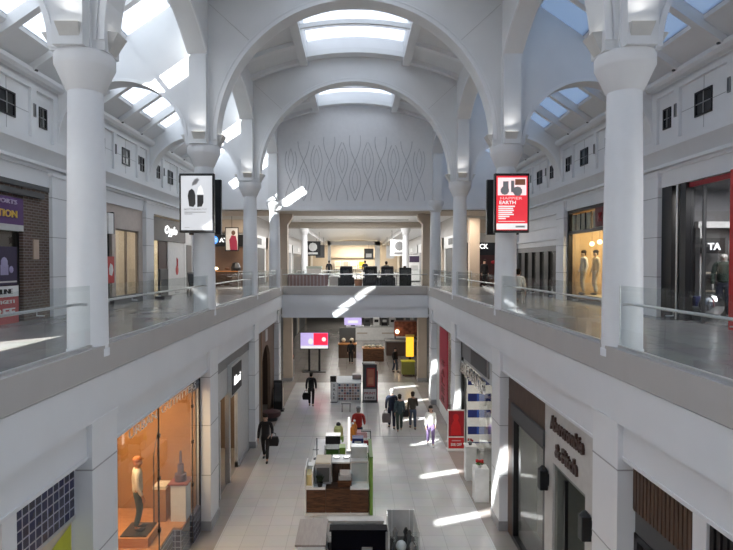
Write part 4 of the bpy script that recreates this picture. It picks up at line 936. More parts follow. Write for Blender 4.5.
# ------------------------------------------------------------------ the far end, ground level
for s in (-1, 1):
    S_ = SIDE[s]
    pl = struct(B(s*4.0, s*4.55, 35.4, 36.0, .2, 4.5).build('trim_tan_ground_pier_'+S_, TAN)); B(s*3.97, s*4.58, 35.37, 36.03, 0, .2).build('plinth', PLINTH, pl)
    struct(B(s*8.0, s*8.2, 31, 82, 0, 4.5).build('wall_far_ground_'+S_, MGREY))
    struct(B(s*4.42, s*8.1, 31.4, 31.7, 0, 4.5).build('wall_bridge_return_'+S_, W))
struct(B(-12, 12, 81.8, 82, 0, 4.5).build('wall_far_ground_end', MGREY))
for s in (-1, 1):
    for i, (y0, y1, mt, mt2, nm) in enumerate(((36.2, 43, DGREY, BLACK, 'dark'), (43.5, 51, BROWN, DGREY, 'brown'), (51.5, 60, LGREY, BLACK, 'pale'), (60.5, 70, TAN, DGREY, 'tan'))):
        t = thing('storefront', '%s shopfront under the bridge, %s along the %s ground wall' % (nm, ordn(i), SIDE[s]), 'storefront', (s*6.2, (y0+y1)/2, 0), 0, 'ground shopfronts beyond the bridge'); L = (y1-y0)/2
        m = MB(); m.box(-.1, .1, -L, -L+.6, 0, 4.4); m.box(-.1, .1, L-.6, L, 0, 4.4); m.box(-.12, .12, -L, L, 3.2, 4.4); m.build('surround', mt, t)
        B(-.02, .06, -L+.6, L-.6, 0, 3.2).build('window', mt2, t); B(-s*.17, -s*.1, -1.5, 1.5, 3.4, 4.1).build('sign_panel', WHT if i % 2 else REDD, t)
        for q in (-.33, .33): B(-s*.07, 0, q*L*2-.05, q*L*2+.05, 0, 3.2).build('mullion', LGREY, t)
t = thing('display_screen', 'wide lilac and red lit screen on a dark post beyond the bridge, lower level', 'screen', (-2.8, 38.5, 0))
B(-1.0, 1.0, -.06, .06, 1.55, 2.75).build('housing', BLACK, t, bevel=.02); B(-.95, .95, -.07, -.06, 1.62, 2.7).build('display', SCRP, t); B(-.05, .93, -.078, -.07, 1.85, 2.68).build('red_picture', pm('screen_crimson', (.7, .02, .06), .3, est=.4), t)
MB().ball((-.25, -.08, 2.1), .18, 10, 1, .1, 1.2).ball((.66, -.08, 2.25), .15, 10, 1, .1, 1).build('printed_face', SCRT, t); B(-.93, .93, -.076, -.07, 1.62, 1.8).build('white_footer', SCRT, t)
for x in (-.35, .35): B(x-.07, x+.07, -.05, .05, 0, 1.55).build('post', BLACK, t)
B(-.8, .8, -.3, .3, 0, .05).build('base', BLACK, t)
t = thing('service_counter', 'long white service counter far down the ground floor concourse', 'counter', (2.6, 55, 0))
B(-3.4, 2.9, -.6, .6, .0, 1.25).build('front', WHT, t); B(-3.45, 2.95, -.65, .65, 1.25, 1.3).build('top', LGREY, t); B(-2.4, -1.4, -.62, -.6, .62, .72).build('lettering_band', TAN, t); B(.0, 1.2, -.62, -.6, .62, .72).build('lettering_band', TAN, t)
p = thing('lilac_screen', 'glowing lilac screen standing on the long white counter', 'screen', (-.2+.0, 55, 1.3)); B(-.85, .85, -.05, .05, .1, .95).build('display', SCRP, p); B(-.5, .5, -.06, -.05, .3, .55).build('bright_band', SCRT, p); B(-.2, .2, -.12, .12, 0, .1).build('stand', BLACK, p)
for i, (x, mt, nm) in enumerate(((1.2, DGREY, 'dark'), (2.1, WHT, 'white'), (2.9, BLACK, 'black'), (3.7, LGREY, 'grey'))):
    p = thing('machine', '%s drinks machine standing on the long white counter' % nm, 'machine', (x, 55.1, 1.3)); B(-.3, .3, -.3, .3, 0, .8).build('body', mt, p, bevel=.03); B(-.2, .2, -.32, -.3, .4, .65).build('control_panel', BLACK if mt is not BLACK else LGREY, p); B(-.22, .22, -.4, -.3, 0, .06).build('drip_tray', STEEL, p)
t = thing('food_kiosk', 'brown wooden kiosk with round warm lamps in front of the white counter', 'kiosk', (-.55, 44.5, 0)); B(-.75, .65, -.5, .5, 0, 1.05).build('body', WOODD, t); B(-.8, .7, -.55, .55, 1.05, 1.12).build('top', WOODO, t); B(-.7, .6, .3, .4, 1.12, 2.3).build('back_panel', DGREY, t)
for x in (-.35, .3): MB().ball((x, -.2, 1.4), .17, 10).build('round_lamp', CREAM, t)
t = thing('bread_counter', 'low brown counter with pale goods behind the tall kiosk poster', 'counter', (1.45, 43, 0)); B(-.85, .75, -.45, .45, 0, .95).build('body', WOODK, t); B(-.9, .8, -.5, .5, .95, 1.0).build('top', WOODO, t); m = MB()
for i in range(5): m.ball((-.6+.28*i, 0, 1.1), .14, 8, 1, 1, .7)
m.build('goods', CREAM, t); B(-.8, .7, -.48, -.46, 1.0, 1.4).build('glass_guard', SHOPG, t)
t = thing('juice_bar', 'dark counter with red brown wooden canopy at the right beyond the bridge', 'counter', (3.85, 46, 0)); B(-1.3, 1.1, -.8, .8, 0, 1.1).build('body', pm('dark_brown_bar', (.09, .06, .05)), t); B(-1.4, 1.2, -.9, .9, 1.1, 1.2).build('top', MGREY, t); B(-.6, 1.2, -.3, .8, 1.5, 2.7).build('canopy', pm('red_brown_canopy', (.22, .07, .04), .5, var=.5, scale=4), t)
for x in (-.5, 1.1): B(x-.05, x+.05, .6, .7, 1.2, 1.5).build('post', BLACK, t)
MB().ball((-.4, -.4, 1.9), .16, 8).build('hanging_lamp', WARML, t)
t = thing('lit_sign', 'bright yellow upright lit sign beside the right tan pier', 'sign', (3.75, 38.2, 0)); B(-.26, .26, -.06, .06, 1.1, 2.45).build('panel', SCRY, t); B(-.3, .3, -.08, .05, 2.45, 2.6).build('cap', GOLD, t); B(-.08, .08, -.05, .05, .05, 1.1).build('post', BLACK, t); B(-.3, .3, -.2, .2, 0, .05).build('base', BLACK, t)
t = thing('planter_box', 'olive green cart below the yellow lit sign', 'cart', (3.6, 37.2, 0)); B(-.5, .35, -.3, .3, .12, .95).build('body', pm('olive_cart', (.22, .22, .05)), t); B(-.53, .38, -.33, .33, .95, 1.0).build('top', CHART, t)
for x in (-.4, .25): MB().tube([(x-.03, -.2, .1), (x+.03, -.2, .1)], .1, 12).build('wheel', BLACK, t)
t = thing('ad_pylon', 'dark slim upright pylon standing by the left tan pier under the balcony', 'pylon', (-3.9, 28.3, 0)); B(-.22, .22, -.12, .12, .08, 1.55).build('body', BLACK, t, bevel=.02); B(-.17, .17, -.13, -.12, .5, 1.45).build('panel', DGREY, t); B(-.3, .3, -.2, .2, 0, .08).build('base', BLK2, t)
t = thing('bench', 'dark round upholstered stool on the floor beside the slim pylon', 'stool', (-4.0, 26.6, 0)); MB().lathe(0, 0, [(.42, .2), (.46, .28), (.44, .42), (.3, .46)], 24).build('seat', pm('dark_burgundy', (.06, .025, .03)), t, True); MB().lathe(0, 0, [(.3, 0), (.3, .2)], 20).build('base', BLACK, t)
t = thing('storage_box', 'tan box beside the slim pylon on the lower left', 'box', (-3.98, 29.1, 0)); B(-.25, .22, -.3, .3, 0, 1.0).build('body', TAN, t); B(-.27, .24, -.32, .32, 1.0, 1.05).build('lid', BRW, t)
t = thing('figure_stand', 'small stand with a pink head shaped display left beyond the bridge', 'stand', (-4.4, 37.4, 0)); B(-.3, .3, -.3, .3, 0, 1.0).build('body', MGREY, t); MB().ball((.05, 0, 1.25), .24, 12).build('pink_display', pm('coral_pink', (.6, .22, .18)), t)
for y in (33.2, 38, 43): area((0, y, 4.4), (0, y, 0), GF_E, 5, 1.0, (1, .95, .88))  # unseen area lights added to brighten the ground floor beyond the bridge
for y in (50, 58, 66): area((0, y, 4.4), (0, y, 0), GF_E*1.6, 6, 1.5, (1, .97, .92))
# ------------------------------------------------------------------ people
def skin_mesh(name, nodes, edges, mat, parent, root=0, sub=1):
    me = bpy.data.meshes.new(name); me.from_pydata([n[0] for n in nodes], edges, [])
    o = bpy.data.objects.new(name, me); COL.objects.link(o)
    md = o.modifiers.new('s', 'SKIN'); md.use_smooth_shade = True
    sv = me.skin_vertices[0].data
    for i, n in enumerate(nodes):
        r = n[1] if isinstance(n[1], tuple) else (n[1], n[1]); sv[i].radius = r; sv[i].use_root = (i == root)
    o.modifiers.new('u', 'SUBSURF').levels = sub; o.modifiers['u'].render_levels = sub
    dg = bpy.context.evaluated_depsgraph_get(); dg.update()
    m2 = bpy.data.meshes.new_from_object(o.evaluated_get(dg)); m2.materials.clear(); m2.materials.append(mat); m2.name = name
    for p in m2.polygons: p.use_smooth = True
    bpy.data.objects.remove(o); bpy.data.meshes.remove(me)
    r = bpy.data.objects.new(name, m2); COL.objects.link(r); r.parent = parent
    return r
def person(name, label, loc, rz, top, legs, shoes, hair, H=1.75, stride=.18, armsw=.12, sex='m', skin=None, hat=None, seated=False, long_hair=False, cat='person', elbow=(0, 0), coat=0, nohair=False):
    """faces local -y; stride >0 = left foot forward; elbow = forearm lift of left/right"""
    k = H/1.75; t = thing(name, label, cat, loc, rz); skin = skin or SKIN
    sw = .19 if sex == 'm' else .165; hipw = .095
    V = lambda x, y, z: Vector((x*k, y*k, z*k))
    if seated:
        dz = -.45; leg = {}
        for s in (-1, 1): leg[s] = [V(s*hipw, 0, .93+dz), V(s*.12, -.42, .52), V(s*.12, -.42, .10), V(s*.12, -.54, .045)]
    else:
        dz = 0; leg = {}
        for s in (-1, 1):
            st = stride*s; leg[s] = [V(s*hipw, 0, .92), V(s*.095, -.05-st*.55, .50), V(s*.09, .03-st*1.1, .09+max(0, -st)*.12), V(s*.10, -.12-st*1.1, .045)]
    sp = [V(0, 0, .97+dz), V(0, .005, 1.12+dz), V(0, .01, 1.30+dz), V(0, .01, 1.43+dz), V(0, 0, 1.50+dz), V(0, -.015, 1.585+dz), V(0, -.01, 1.68+dz)]
    arm = {}
    for s in (-1, 1):
        sg = -s*armsw; lift = elbow[0] if s > 0 else elbow[1]
        sh = V(s*sw, .01, 1.40+dz); el = V(s*(sw+.05), .03-sg*.5, 1.12+dz); wr = V(s*(sw+.05), -.06-sg-.18*lift, .88+dz+.22*lift); pa = wr+V(0, -.02-.05*lift, -.07+.05*lift)
        arm[s] = [sh, el, wr, pa]
    # body: one continuous surface with fingers
    N = [(sp[0], (.13*k, .10*k)), (sp[1], (.115*k, .085*k)), (sp[2], (.14*k, .095*k)), (sp[3], (.10*k, .07*k)), (sp[4], .05*k), (sp[5], (.075*k, .092*k)), (sp[6], (.062*k, .075*k))]
    E = [(i, i+1) for i in range(6)]
    N.append((sp[5]+V(0, -.105, -.005), .016*k)); E.append((5, 7))          # nose
    for s in (-1, 1):
        N.append((sp[5]+V(s*.085, .01, 0), .018*k)); E.append((5, len(N)-1))  # ears
    for s in (-1, 1):
        b = len(N); a = arm[s]
        N += [(a[0], .056*k), (a[1], .042*k), (a[2], .028*k), (a[3], (.036*k, .02*k))]; E += [(3, b), (b, b+1), (b+1, b+2), (b+2, b+3)]
        d = (a[3]-a[2]).normalized()
        for f, (off, ln) in enumerate(((-.027, .06), (-.009, .072), (.009, .066), (.027, .05))):
            i = len(N); q = a[3]+V(0, off, 0)+d*.045*k; N += [(q, .0085*k), (q+d*ln*k+V(-s*.012, 0, 0), .0075*k)]; E += [(b+3, i), (i, i+1)]
        i = len(N); q = a[3]+V(-s*.01, -.04, .0); N += [(q, .010*k), (q+V(-s*.01, -.02, 0)+d*.035*k, .0085*k)]; E += [(b+3, i), (i, i+1)]
        b = len(N); l = leg[s]
        N += [(l[0], .088*k), (l[1], .058*k), (l[2], .038*k), (l[3], .034*k)]; E += [(0, b), (b, b+1), (b+1, b+2), (b+2, b+3)]
    skin_mesh('body', N, E, skin, t)
    g = .020*k
    N = [(sp[0]-V(0, 0, .07+coat), ((.17+coat*.12)*k, .145*k)), (sp[1], (.145*k+g, .13*k)), (sp[2], (.155*k+g, .13*k)), (sp[3]+V(0, 0, .0), (.115*k, .095*k)), (sp[3]+V(0, 0, .045), .062*k)]; E = [(0, 1), (1, 2), (2, 3), (3, 4)]
    for s in (-1, 1):
        b = len(N); a = arm[s]; N += [(a[0], .07*k), (a[1], .058*k), (a[2], .045*k)]; E += [(3, b), (b, b+1), (b+1, b+2)]
    skin_mesh('top', N, E, top, t, 1)
    N = [(sp[0]+V(0, 0, .05), (.15*k, .125*k)), (sp[0]-V(0, 0, .03), (.155*k, .13*k))]; E = [(0, 1)]
    for s in (-1, 1):
        b = len(N); l = leg[s]; N += [(l[0]+V(0, 0, -.06), .100*k), (l[1], .075*k), (l[2]+V(0, 0, .02), .062*k)]; E += [(1, b), (b, b+1), (b+1, b+2)]
    skin_mesh('trousers', N, E, legs, t)
    for s in (-1, 1):
        l = leg[s]; m = MB(); c = (l[2]+l[3])/2; zf = l[2].z-.09*k
        m.ball((c.x, c.y-.02*k, zf+.045*k), .05*k, 12, .95, 2.5, .95).build('shoe', shoes, t, True)
        MB().ball((sp[5].x+s*.032*k, sp[5].y-.083*k, sp[5].z+.015*k), .011*k, 8).build('eye', BLACK, t)
    MB().tube([sp[5]+V(-.025, -.088, -.045), sp[5]+V(0, -.095, -.045), sp[5]+V(.025, -.088, -.045)], .006*k, 6).build('mouth', pm('lip_'+name+str(len(bpy.data.materials)), (.35, .12, .10)), t)
    if not nohair:
        m = MB(); m.ball((0, sp[6].y+.012*k, sp[6].z-.0*k), .098*k, 16, .98, 1.1, .85)
        if long_hair: m.ball((0, sp[5].y+.05*k, sp[5].z-.06*k), .1*k, 14, 1.0, .75, 1.8)
        else: m.ball((0, sp[5].y+.045*k, sp[5].z+.02*k), .085*k, 14, 1.0, .75, 1.0)
        m.build('hair' if hat is None else 'cap', hat or hair, t, True)
    t['_n'] = 0; del t['_n']
    return t, arm
def world(t, p):
    c, s = math.cos(t.rotation_euler.z), math.sin(t.rotation_euler.z); l = t.location
    return Vector((l.x+c*p.x-s*p.y, l.y+s*p.x+c*p.y, l.z+p.z))
def bag(name, label, cat, at, w, h, d, mat, rz=0):
    """a bag hanging from a hand: handle loop at the top"""
    t = thing(name, label, cat, (at.x, at.y, at.z-h-.14), rz)
    MB().prism([(-w*.42, 0), (w*.42, 0), (w*.5, h*.55), (w*.4, h), (-w*.4, h), (-w*.5, h*.55)], 'y', -d/2, d/2).build('body', mat, t, bevel=.02)
    MB().tube([(-w*.25, 0, h-.01), (-w*.2, 0, h+.12), (0, 0, h+.15), (w*.2, 0, h+.12), (w*.25, 0, h-.01)], .012, 6).build('handle', mat, t)
    return t
CL = {n: pm('cloth_'+n, c, .8, var=.12, scale=12) for n, c in dict(black=(.012, .012, .014), navy=(.018, .024, .045), teal=(.04, .065, .075), brown=(.055, .045, .035), denim=(.06, .08, .12), white=(.70, .68, .64), lilac=(.28, .20, .40), red=(.38, .03, .025), grey=(.22, .22, .23), green=(.03, .05, .04), orange=(.42, .13, .03), cream=(.6, .52, .4), hairdark=(.02, .014, .01), hairgrey=(.4, .39, .38), hairginger=(.35, .11, .03)).items()}
def P(px, py, h=7.5):   # where a point on the ground shows in the photograph
    d = 560*h/(py-263); return ((px-355)/560*d, d, 0)
t, a = person('person', 'person in black walking towards the camera along the left shops, bag over one arm', P(265, 462), 0, CL['black'], CL['black'], BLACK, CL['hairdark'], 1.78, .22, .16, elbow=(.5, 0), coat=.1)
h = world(t, a[1][3]); bag('shoulder_bag', 'black bag hanging from the arm of the person in black walking towards camera', 'bag', h+Vector((.06, 0, .10)), .42, .34, .16, CL['black'])
t, a = person('person', 'person in black standing near the bridge on the left, holding a bag', P(311, 407), PI, CL['black'], CL['black'], BLACK, CL['hairdark'], 1.8, .08, .03, coat=.15)
h = world(t, a[1][3]); bag('holdall', 'black holdall carried by the person in black near the bridge', 'bag', h, .46, .34, .2, CL['black'])
t, a = person('person', 'grey haired person in a dark navy coat walking away, left of a couple', (1.66, 25.2, 0), PI, CL['navy'], CL['navy'], BLACK, CL['hairgrey'], 1.82, .16, .05, coat=.12)
h = world(t, a[1][3]); bag('shopping_bag', 'grey brown shopping bag carried by the grey haired person walking away', 'bag', h, .40, .42, .16, pm('taupe_bag', (.2, .17, .16)))
t, a = person('person', 'person in a dark teal jacket walking away beside the grey haired person', (1.98, 24.75, 0), PI, CL['teal'], CL['green'], pm('pale_soles', (.4, .38, .36)), CL['hairdark'], 1.68, -.16, .05, 'f', coat=.1)
h = world(t, a[-1][3]); bag('handbag', 'dark handbag on the arm of the person in the teal jacket', 'bag', h+Vector((.06, 0, .3)), .32, .3, .14, CL['black'])
t, a = person('person', 'person in a brown jacket and jeans walking away, one arm held out', P(413, 430), PI, CL['brown'], CL['denim'], BLACK, CL['hairdark'], 1.70, .18, .05, 'f', elbow=(.0, .8))
h = world(t, a[1][3]); bag('tote_bag', 'dark brown bag at the side of the person in the brown jacket', 'bag', h+Vector((-.04, 0, .25)), .3, .32, .14, BROWN)
person('person', 'person in a white top and lilac trousers walking towards the camera on the right', P(431, 447), 0, CL['white'], CL['lilac'], WHT, CL['hairdark'], 1.66, .16, .10, 'f', long_hair=True)
person('person', 'person in a red shirt and dark cap standing at the green kiosk', (.14, 22.3, 0), PI, CL['red'], CL['navy'], BLACK, CL['hairdark'], 1.76, .02, .02, hat=CL['grey'], elbow=(.6, .6))
person('person', 'person in dark clothes beyond the tall kiosk poster, under the bridge', (-.3, 41.5, 0), PI, CL['black'], CL['black'], BLACK, CL['hairdark'], 1.75, .1, .05)
person('person', 'person in dark clothes standing by the yellow lit sign', (2.75, 38.3, 0), .8, CL['black'], CL['denim'], BLACK, CL['hairdark'], 1.7, .1, .05)
t, a = person('person', 'seated person in a white top beside the right upper railing', (6.1, 20.9, 6.006), PI*.85, CL['white'], CL['grey'], BLACK, CL['hairdark'], 1.72, 0, .05, seated=True)
c = dup(fc, (6.1, 20.95, 6.006), PI*.85, 'dark chair under the seated person in white by the right upper railing', 'walkway seats')
c = dup(ft, (5.4, 20.6, 6.006), 0, 'round cafe table beside the seated person on the right walkway', 'walkway tables')
t, a = person('person', 'person in dark clothing standing outside the black shop beyond the right railing', (8.0, 34.6, 6.006), .2, CL['black'], CL['black'], BLACK, CL['hairdark'], 1.7, .06, .03)
person('person', 'person in black seated behind the bridge chairs, in the food court', (3.15, 35.5, 6.006), PI, CL['black'], CL['black'], BLACK, CL['hairdark'], 1.75, seated=True); dup(fc, (3.15, 35.55, 6.006), PI, 'dark chair under the seated person in black behind the bridge', 'walkway seats')
person('person', 'person in dark clothes standing behind the third black massage chair', (1.9, 34.0, 6.006), PI, CL['green'], CL['black'], BLACK, CL['hairdark'], 1.6, .05, .03)
person('person', 'small distant person in dark clothes in the left of the food court', (-2.2, 47.5, 6.006), PI, CL['black'], CL['black'], BLACK, CL['hairdark'], 1.7, .05, .03)
person('person', 'small distant person in dark clothes in the centre of the food court', (.85, 47.5, 6.006), PI, CL['black'], CL['black'], BLACK, CL['hairdark'], 1.7, .05, .03)
person('person', 'distant person in dark clothes outside the left far shops beyond the railing', (-5.2, 39.5, 6.006), .3, CL['black'], CL['black'], BLACK, CL['hairdark'], 1.7, .05, .03)
# mannequins
person('mannequin', 'mannequin in a pale shirt, dark waistcoat and trousers on the orange shop plinth', (-5.05, 12.9, 1.29), PI/2+.4, CL['cream'], CL['green'], BLACK, CL['hairginger'], 1.72, .02, .03, skin=pm('mannequin_tan', (.42, .18, .08)), cat='mannequin', hat=CL['orange'])
person('mannequin', 'shadowy mannequin in grey trousers behind the mannequin on the plinth', (-5.65, 12.45, 1.045), PI/2+.2, CL['brown'], CL['grey'], BLACK, CL['brown'], 1.72, .02, .03, skin=pm('mannequin_brown', (.2, .09, .05)), cat='mannequin')
MW = pm('mannequin_white', (.6, .58, .55), .35)
person('mannequin', 'pale mannequin in dark clothes in the dark glass storefront above the chrome ball', (9.72, 14.75, UZ+.01), -.6, CL['green'], CL['navy'], BLACK, CL['black'], 1.8, .02, .03, skin=MW, cat='mannequin', nohair=True)
person('mannequin', 'pale mannequin in a grey jacket beside the red portal in the dark glass storefront', (10.25, 14.8, UZ+.01), -.6, CL['grey'], CL['black'], BLACK, CL['black'], 1.8, .02, .03, skin=MW, cat='mannequin', nohair=True)
for xx, yy, tp, lg, lab in ((8.98, 22.0, 'white', 'cream', 'mannequin in white beside the far post of the black framed storefront'), (9.35, 21.75, 'cream', 'white', 'mannequin in cream in the middle of the black framed storefront window'), (9.5, 21.0, 'black', 'black', 'mannequin in black by the column edge in the black framed storefront'), (9.2, 18.2, 'red', 'brown', 'mannequin in red beyond the near column in the black framed storefront')):
    person('mannequin', lab, (xx, yy, UZ+.25), -PI/2, CL[tp], CL[lg], BLACK, CL['hairdark'], 1.75, .02, .03, skin=pm('mannequin_sand', (.5, .38, .25)) if yy > 21.9 else bpy.data.materials['mannequin_sand'], cat='mannequin')
# ------------------------------------------------------------------ nearest kiosk
k = thing('kiosk_counter', 'grey wood laminate counter of the nearest kiosk, bottom centre left', 'counter', (-.96, 13.2, 0))
B(-.36, .28, -.7, .55, 0, 1.10).build('body', WHT, k); B(-.40, .30, -.72, .58, 1.10, 1.15).build('top', WOODG, k, bevel=.008); B(-.36, .28, -.715, -.70, .1, .9).build('front_panel', WOODG, k)
for x in (-.3, .22): B(x-.02, x+.06, -.73, -.7, .0, 1.1).build('white_post', WHT, k)
k = thing('kiosk_wall', 'long low white wall behind the black cabinet of the nearest kiosk', 'counter', (.1, 14.2, 0))
B(-.80, .62, -.12, .08, 0, .92).build('body', LGREY, k); B(-.82, .64, -.15, .10, .92, .97).build('ledge', LGREY, k); B(-.8, -.7, -.16, -.12, 0, .92).build('end_post', WHT, k)
k = thing('black_cabinet', 'large black screen backed cabinet in the nearest kiosk, bottom centre', 'cabinet', (.06, 13.1, 0))
B(-.62, .66, -.12, .12, .08, 1.22).build('body', pm('gloss_black', (.004, .004, .008), .5, spec=.05), k, bevel=.015); B(-.66, .70, -.15, .14, 1.22, 1.26).build('frame_top', bpy.data.materials['gloss_black'], k); B(-.6, .64, -.1, .1, 0, .08).build('base', BLACK, k)
B(-.7, -.62, -.2, .1, 0, 1.0).build('side_panel', BLACK, k); B(.1, .35, -.16, -.12, .6, .85).build('small_box', MGREY, k); B(.66, .72, -.15, .14, 0, 1.24).build('edge_post', MGREY, k)
k = thing('glass_showcase', 'glass display case with grey back at the bottom centre right of the nearest kiosk', 'display case', (1.16, 13.55, 0))
B(-.36, .34, -.6, .62, 0, .55).build('base', DGREY, k); B(-.36, .34, .56, .62, .55, 1.22).build('back_panel', LGREY, k)
B(-.36, -.35, -.6, .56, .55, 1.22).build('glass_side', GLASS, k); B(.33, .34, -.6, .56, .55, 1.22).build('glass_side', GLASS, k); B(-.36, .34, -.61, -.6, .55, 1.22).build('glass_front', GLASS, k)
for x in (-.34, -.22, .22, .33): B(x-.012, x+.012, .53, .57, .55, 1.24).build('white_strip', WHT, k)
for x in (-.36, .34): B(x-.012, x+.012, -.62, -.59, .55, 1.22).build('post', ALU, k)
def stand_item(name, lab, cat, loc, *parts):
    t = thing(name, lab, cat, loc)
    for nm, mt, mb in parts: mb.build(nm, mt, t, True)
    return t
stand_item('round_ornament', 'white round ornament inside the glass display case of the nearest kiosk', 'ornament', (1.1, 13.2, .56), ('ball', WHT, MB().ball((0, 0, .2), .13, 14)), ('foot', MGREY, MB().cyl(0, 0, .07, 0, .08, 12)))
for i, (x, y, h, mt, nm) in enumerate(((.87, 13.15, .42, BLACK, 'black bottle shaped figure in the left of the glass display case'), (1.3, 13.25, .55, DGREY, 'tall dark grey figure in the right of the glass display case'), (1.34, 12.98, .4, MGREY, 'short grey figure at the front right of the glass display case'), (.98, 13.5, .5, MGREY, 'grey figure at the back of the glass display case'), (1.25, 13.6, .45, BLACK, 'black figure at the back right of the glass display case'))):
    stand_item('figurine', nm, 'figure', (x, y, .56), ('body', mt, MB().lathe(0, 0, [(.06, 0), (.08, h*.3), (.05, h*.6), (.07, h*.8), (.03, h)], 10)), ('arm', STEEL, MB().tube([(-.05, 0, h*.7), (.09, -.05, h*.9), (.05, 0, h*1.05)], .015, 6)))
# ------------------------------------------------------------------ walnut kiosk
k = thing('kiosk_counter', 'walnut panelled kiosk counter with white top in the middle of the floor', 'counter', (-.5, 16.6, 0))
for x0, x1 in ((-.95, -.38), (-.36, .36), (.38, .90)): B(x0, x1, -.06, .02, .06, .76).build('walnut_panel', WOODK, k)
B(-.95, .90, .0, .5, 0, .76).build('body', WOODD, k); B(-.97, -.38, -.1, .52, .76, .81).build('white_top', WHT, k); B(.36, .92, -.1, .52, .76, .81).build('white_top', WHT, k); B(-.99, .9, -.12, .5, 0, .05).build('plinth', WHT, k)
B(-.98, -.95, -.1, 4.6, 0, .80).build('side_panel', WHT, k); B(.6, .9, .5, 4.6, 0, .76).build('side_counter', WOODD, k); B(-.95, -.6, .5, 4.6, 0, .76).build('side_counter', WOODD, k); B(-.97, -.58, .52, 4.6, .76, .80).build('white_top', WHT, k); B(.56, .92, .52, 4.6, .76, .80).build('white_top', WHT, k)
gp = thing('screen_panel', 'tall narrow green panel closing the right end of the walnut kiosk', 'panel', (.48, 16.5, 0)); B(-.04, .05, 0, 1.7, 0, 1.72).build('board', LIME, gp); B(-.045, .055, -.01, 1.7, 1.72, 1.75).build('cap', pm('green_edge', (.12, .22, .05)), gp)
def item(name, lab, cat, loc, *parts, grp=None):
    t = thing(name, lab, cat, loc, 0, grp)
    for nm, mt, mb in parts: mb.build(nm, mt, t)
    return t
X0 = -.5
item('magazine_rack', 'white and yellow rack at the front left corner of the walnut kiosk', 'rack', (-1.385, 17.0, .81), ('frame', WHT, B(-.12, .14, -.45, .5, 0, .04).box(-.12, -.08, -.45, .5, .04, .55).box(.1, .14, -.45, .5, .04, .5)), ('yellow_sheets', pm('pale_yellow_sheets', (.7, .6, .3)), B(-.07, .09, -.4, .1, .04, .35)), ('white_sheets', WHT, B(-.07, .09, .12, .45, .04, .45)))
item('grey_fridge', 'grey boxy cool cabinet on the left of the walnut kiosk', 'cabinet', (-.98, 17.2, .81), ('body', pm('grey_steel', (.33, .34, .35), .4), B(-.24, .26, -.4, .4, 0, .60)), ('top_tray', CREAM, B(-.22, .24, -.36, .36, .60, .64)), ('front_glass', DGREY, B(-.18, .2, -.42, -.4, .08, .5)))
t = thing('potted_plant', 'dark leafy plant standing in front of the grey cool cabinet', 'plant', (-1.05, 16.64, .81)); MB().lathe(0, 0, [(.07, 0), (.09, .12)], 12).build('pot', BLACK, t); m = MB()
for i in range(16):
    an = i*2.4; m.tube([(0, 0, .1), (.07*math.cos(an), .04*math.sin(an), .22), (.13*math.cos(an), .05*math.sin(an), .30+.02*(i % 4))], [.012, .02, .004], 5)
m.build('leaves', pm('near_black_green', (.015, .03, .015)), t)
item('drawer_unit', 'dark brown ribbed unit with a silver till in the centre of the walnut kiosk', 'cabinet', (-.45, 17.3, .4), ('body', WOODD, B(-.25, .27, -.2, .4, .36, .95)), ('white_top', WHT, B(-.26, .29, -.25, .42, .95, 1.0)), ('silver_lid', STEEL, MB().cyl(-.13, .1, .10, 1.0, 1.04, 16)), ('silver_lid', STEEL, MB().cyl(.18, .1, .10, 1.0, 1.04, 16)))
item('cash_till', 'small silver till in front of the ribbed brown unit', 'till', (-.36, 16.82, .62), ('drawer', WOODK, B(-.16, .26, -.14, .2, .15, .34)), ('body', STEEL, B(-.14, .25, -.1, .18, .34, .46)), ('screen', LGREY, MB().hexa([(-.1, -.02, .46), (.2, -.02, .46), (.2, .06, .46), (-.1, .06, .46)], [(-.1, .04, .60), (.2, .04, .60), (.2, .08, .60), (-.1, .08, .60)])))
item('display_fridge', 'white glass fronted two tier fridge on the right of the walnut kiosk', 'fridge', (.13, 17.2, .81), ('body', WHT, B(-.27, .27, -.3, .35, 0, .05).box(-.27, -.24, -.3, .35, .05, .62).box(.24, .27, -.3, .35, .05, .62).box(-.27, .27, .32, .35, .05, .62)), ('lower_glass', pm('frosted_blue_glass', (.45, .50, .54), .15), B(-.24, .24, -.31, -.28, .05, .6)), ('top', LGREY, B(-.27, .27, -.3, .35, .62, .66)), ('upper_glass', pm('frosted_grey_glass', (.5, .53, .55), .15), B(-.25, .25, .0, .05, .66, 1.0).box(-.25, .25, .05, .34, .98, 1.0)), ('dark_tray', BLACK, B(-.24, .24, .34, .6, .6, .7)))
item('magazine_pile', 'dark pile of printed packets behind the two tier fridge', 'packets', (.1, 18.2, .81), ('packets', BLACK, B(-.3, .3, -.2, .2, 0, .22)), ('white_labels', WHT, B(-.2, -.05, -.21, -.2, .05, .16).box(.08, .2, -.21, -.2, .05, .16)))
for i, (z, mt, nm) in enumerate(((.0, GRN, 'lowest green shelf of cartons in the walnut kiosk, left centre'), (.30, GRN, 'middle green shelf of cartons in the walnut kiosk, left centre'),)):
    item('carton_shelf', nm, 'shelf', (-.62, 18.6, .81+z), ('board', pm('smoky_glass_shelf', (.1, .14, .12), .2), B(-.36, .1, -.25, .25, .22, .25)), ('green_cartons', GRN, B(-.34, .08, -.2, .2, 0, .22)), ('lime_cartons', LIME, B(.1, .3, -.2, .2, 0, .28)))
item('microwave', 'black microwave oven on a white stand in the walnut kiosk', 'oven', (-.78, 19.8, .81), ('stand', WHT, B(-.3, .3, -.3, .3, 0, .3)), ('body', BLACK, B(-.26, .26, -.2, .2, .3, .58)), ('door', BLK2, B(-.24, .12, -.215, -.2, .32, .56)), ('top_plate', STEEL, B(-.26, .26, -.2, .2, .58, .60)))
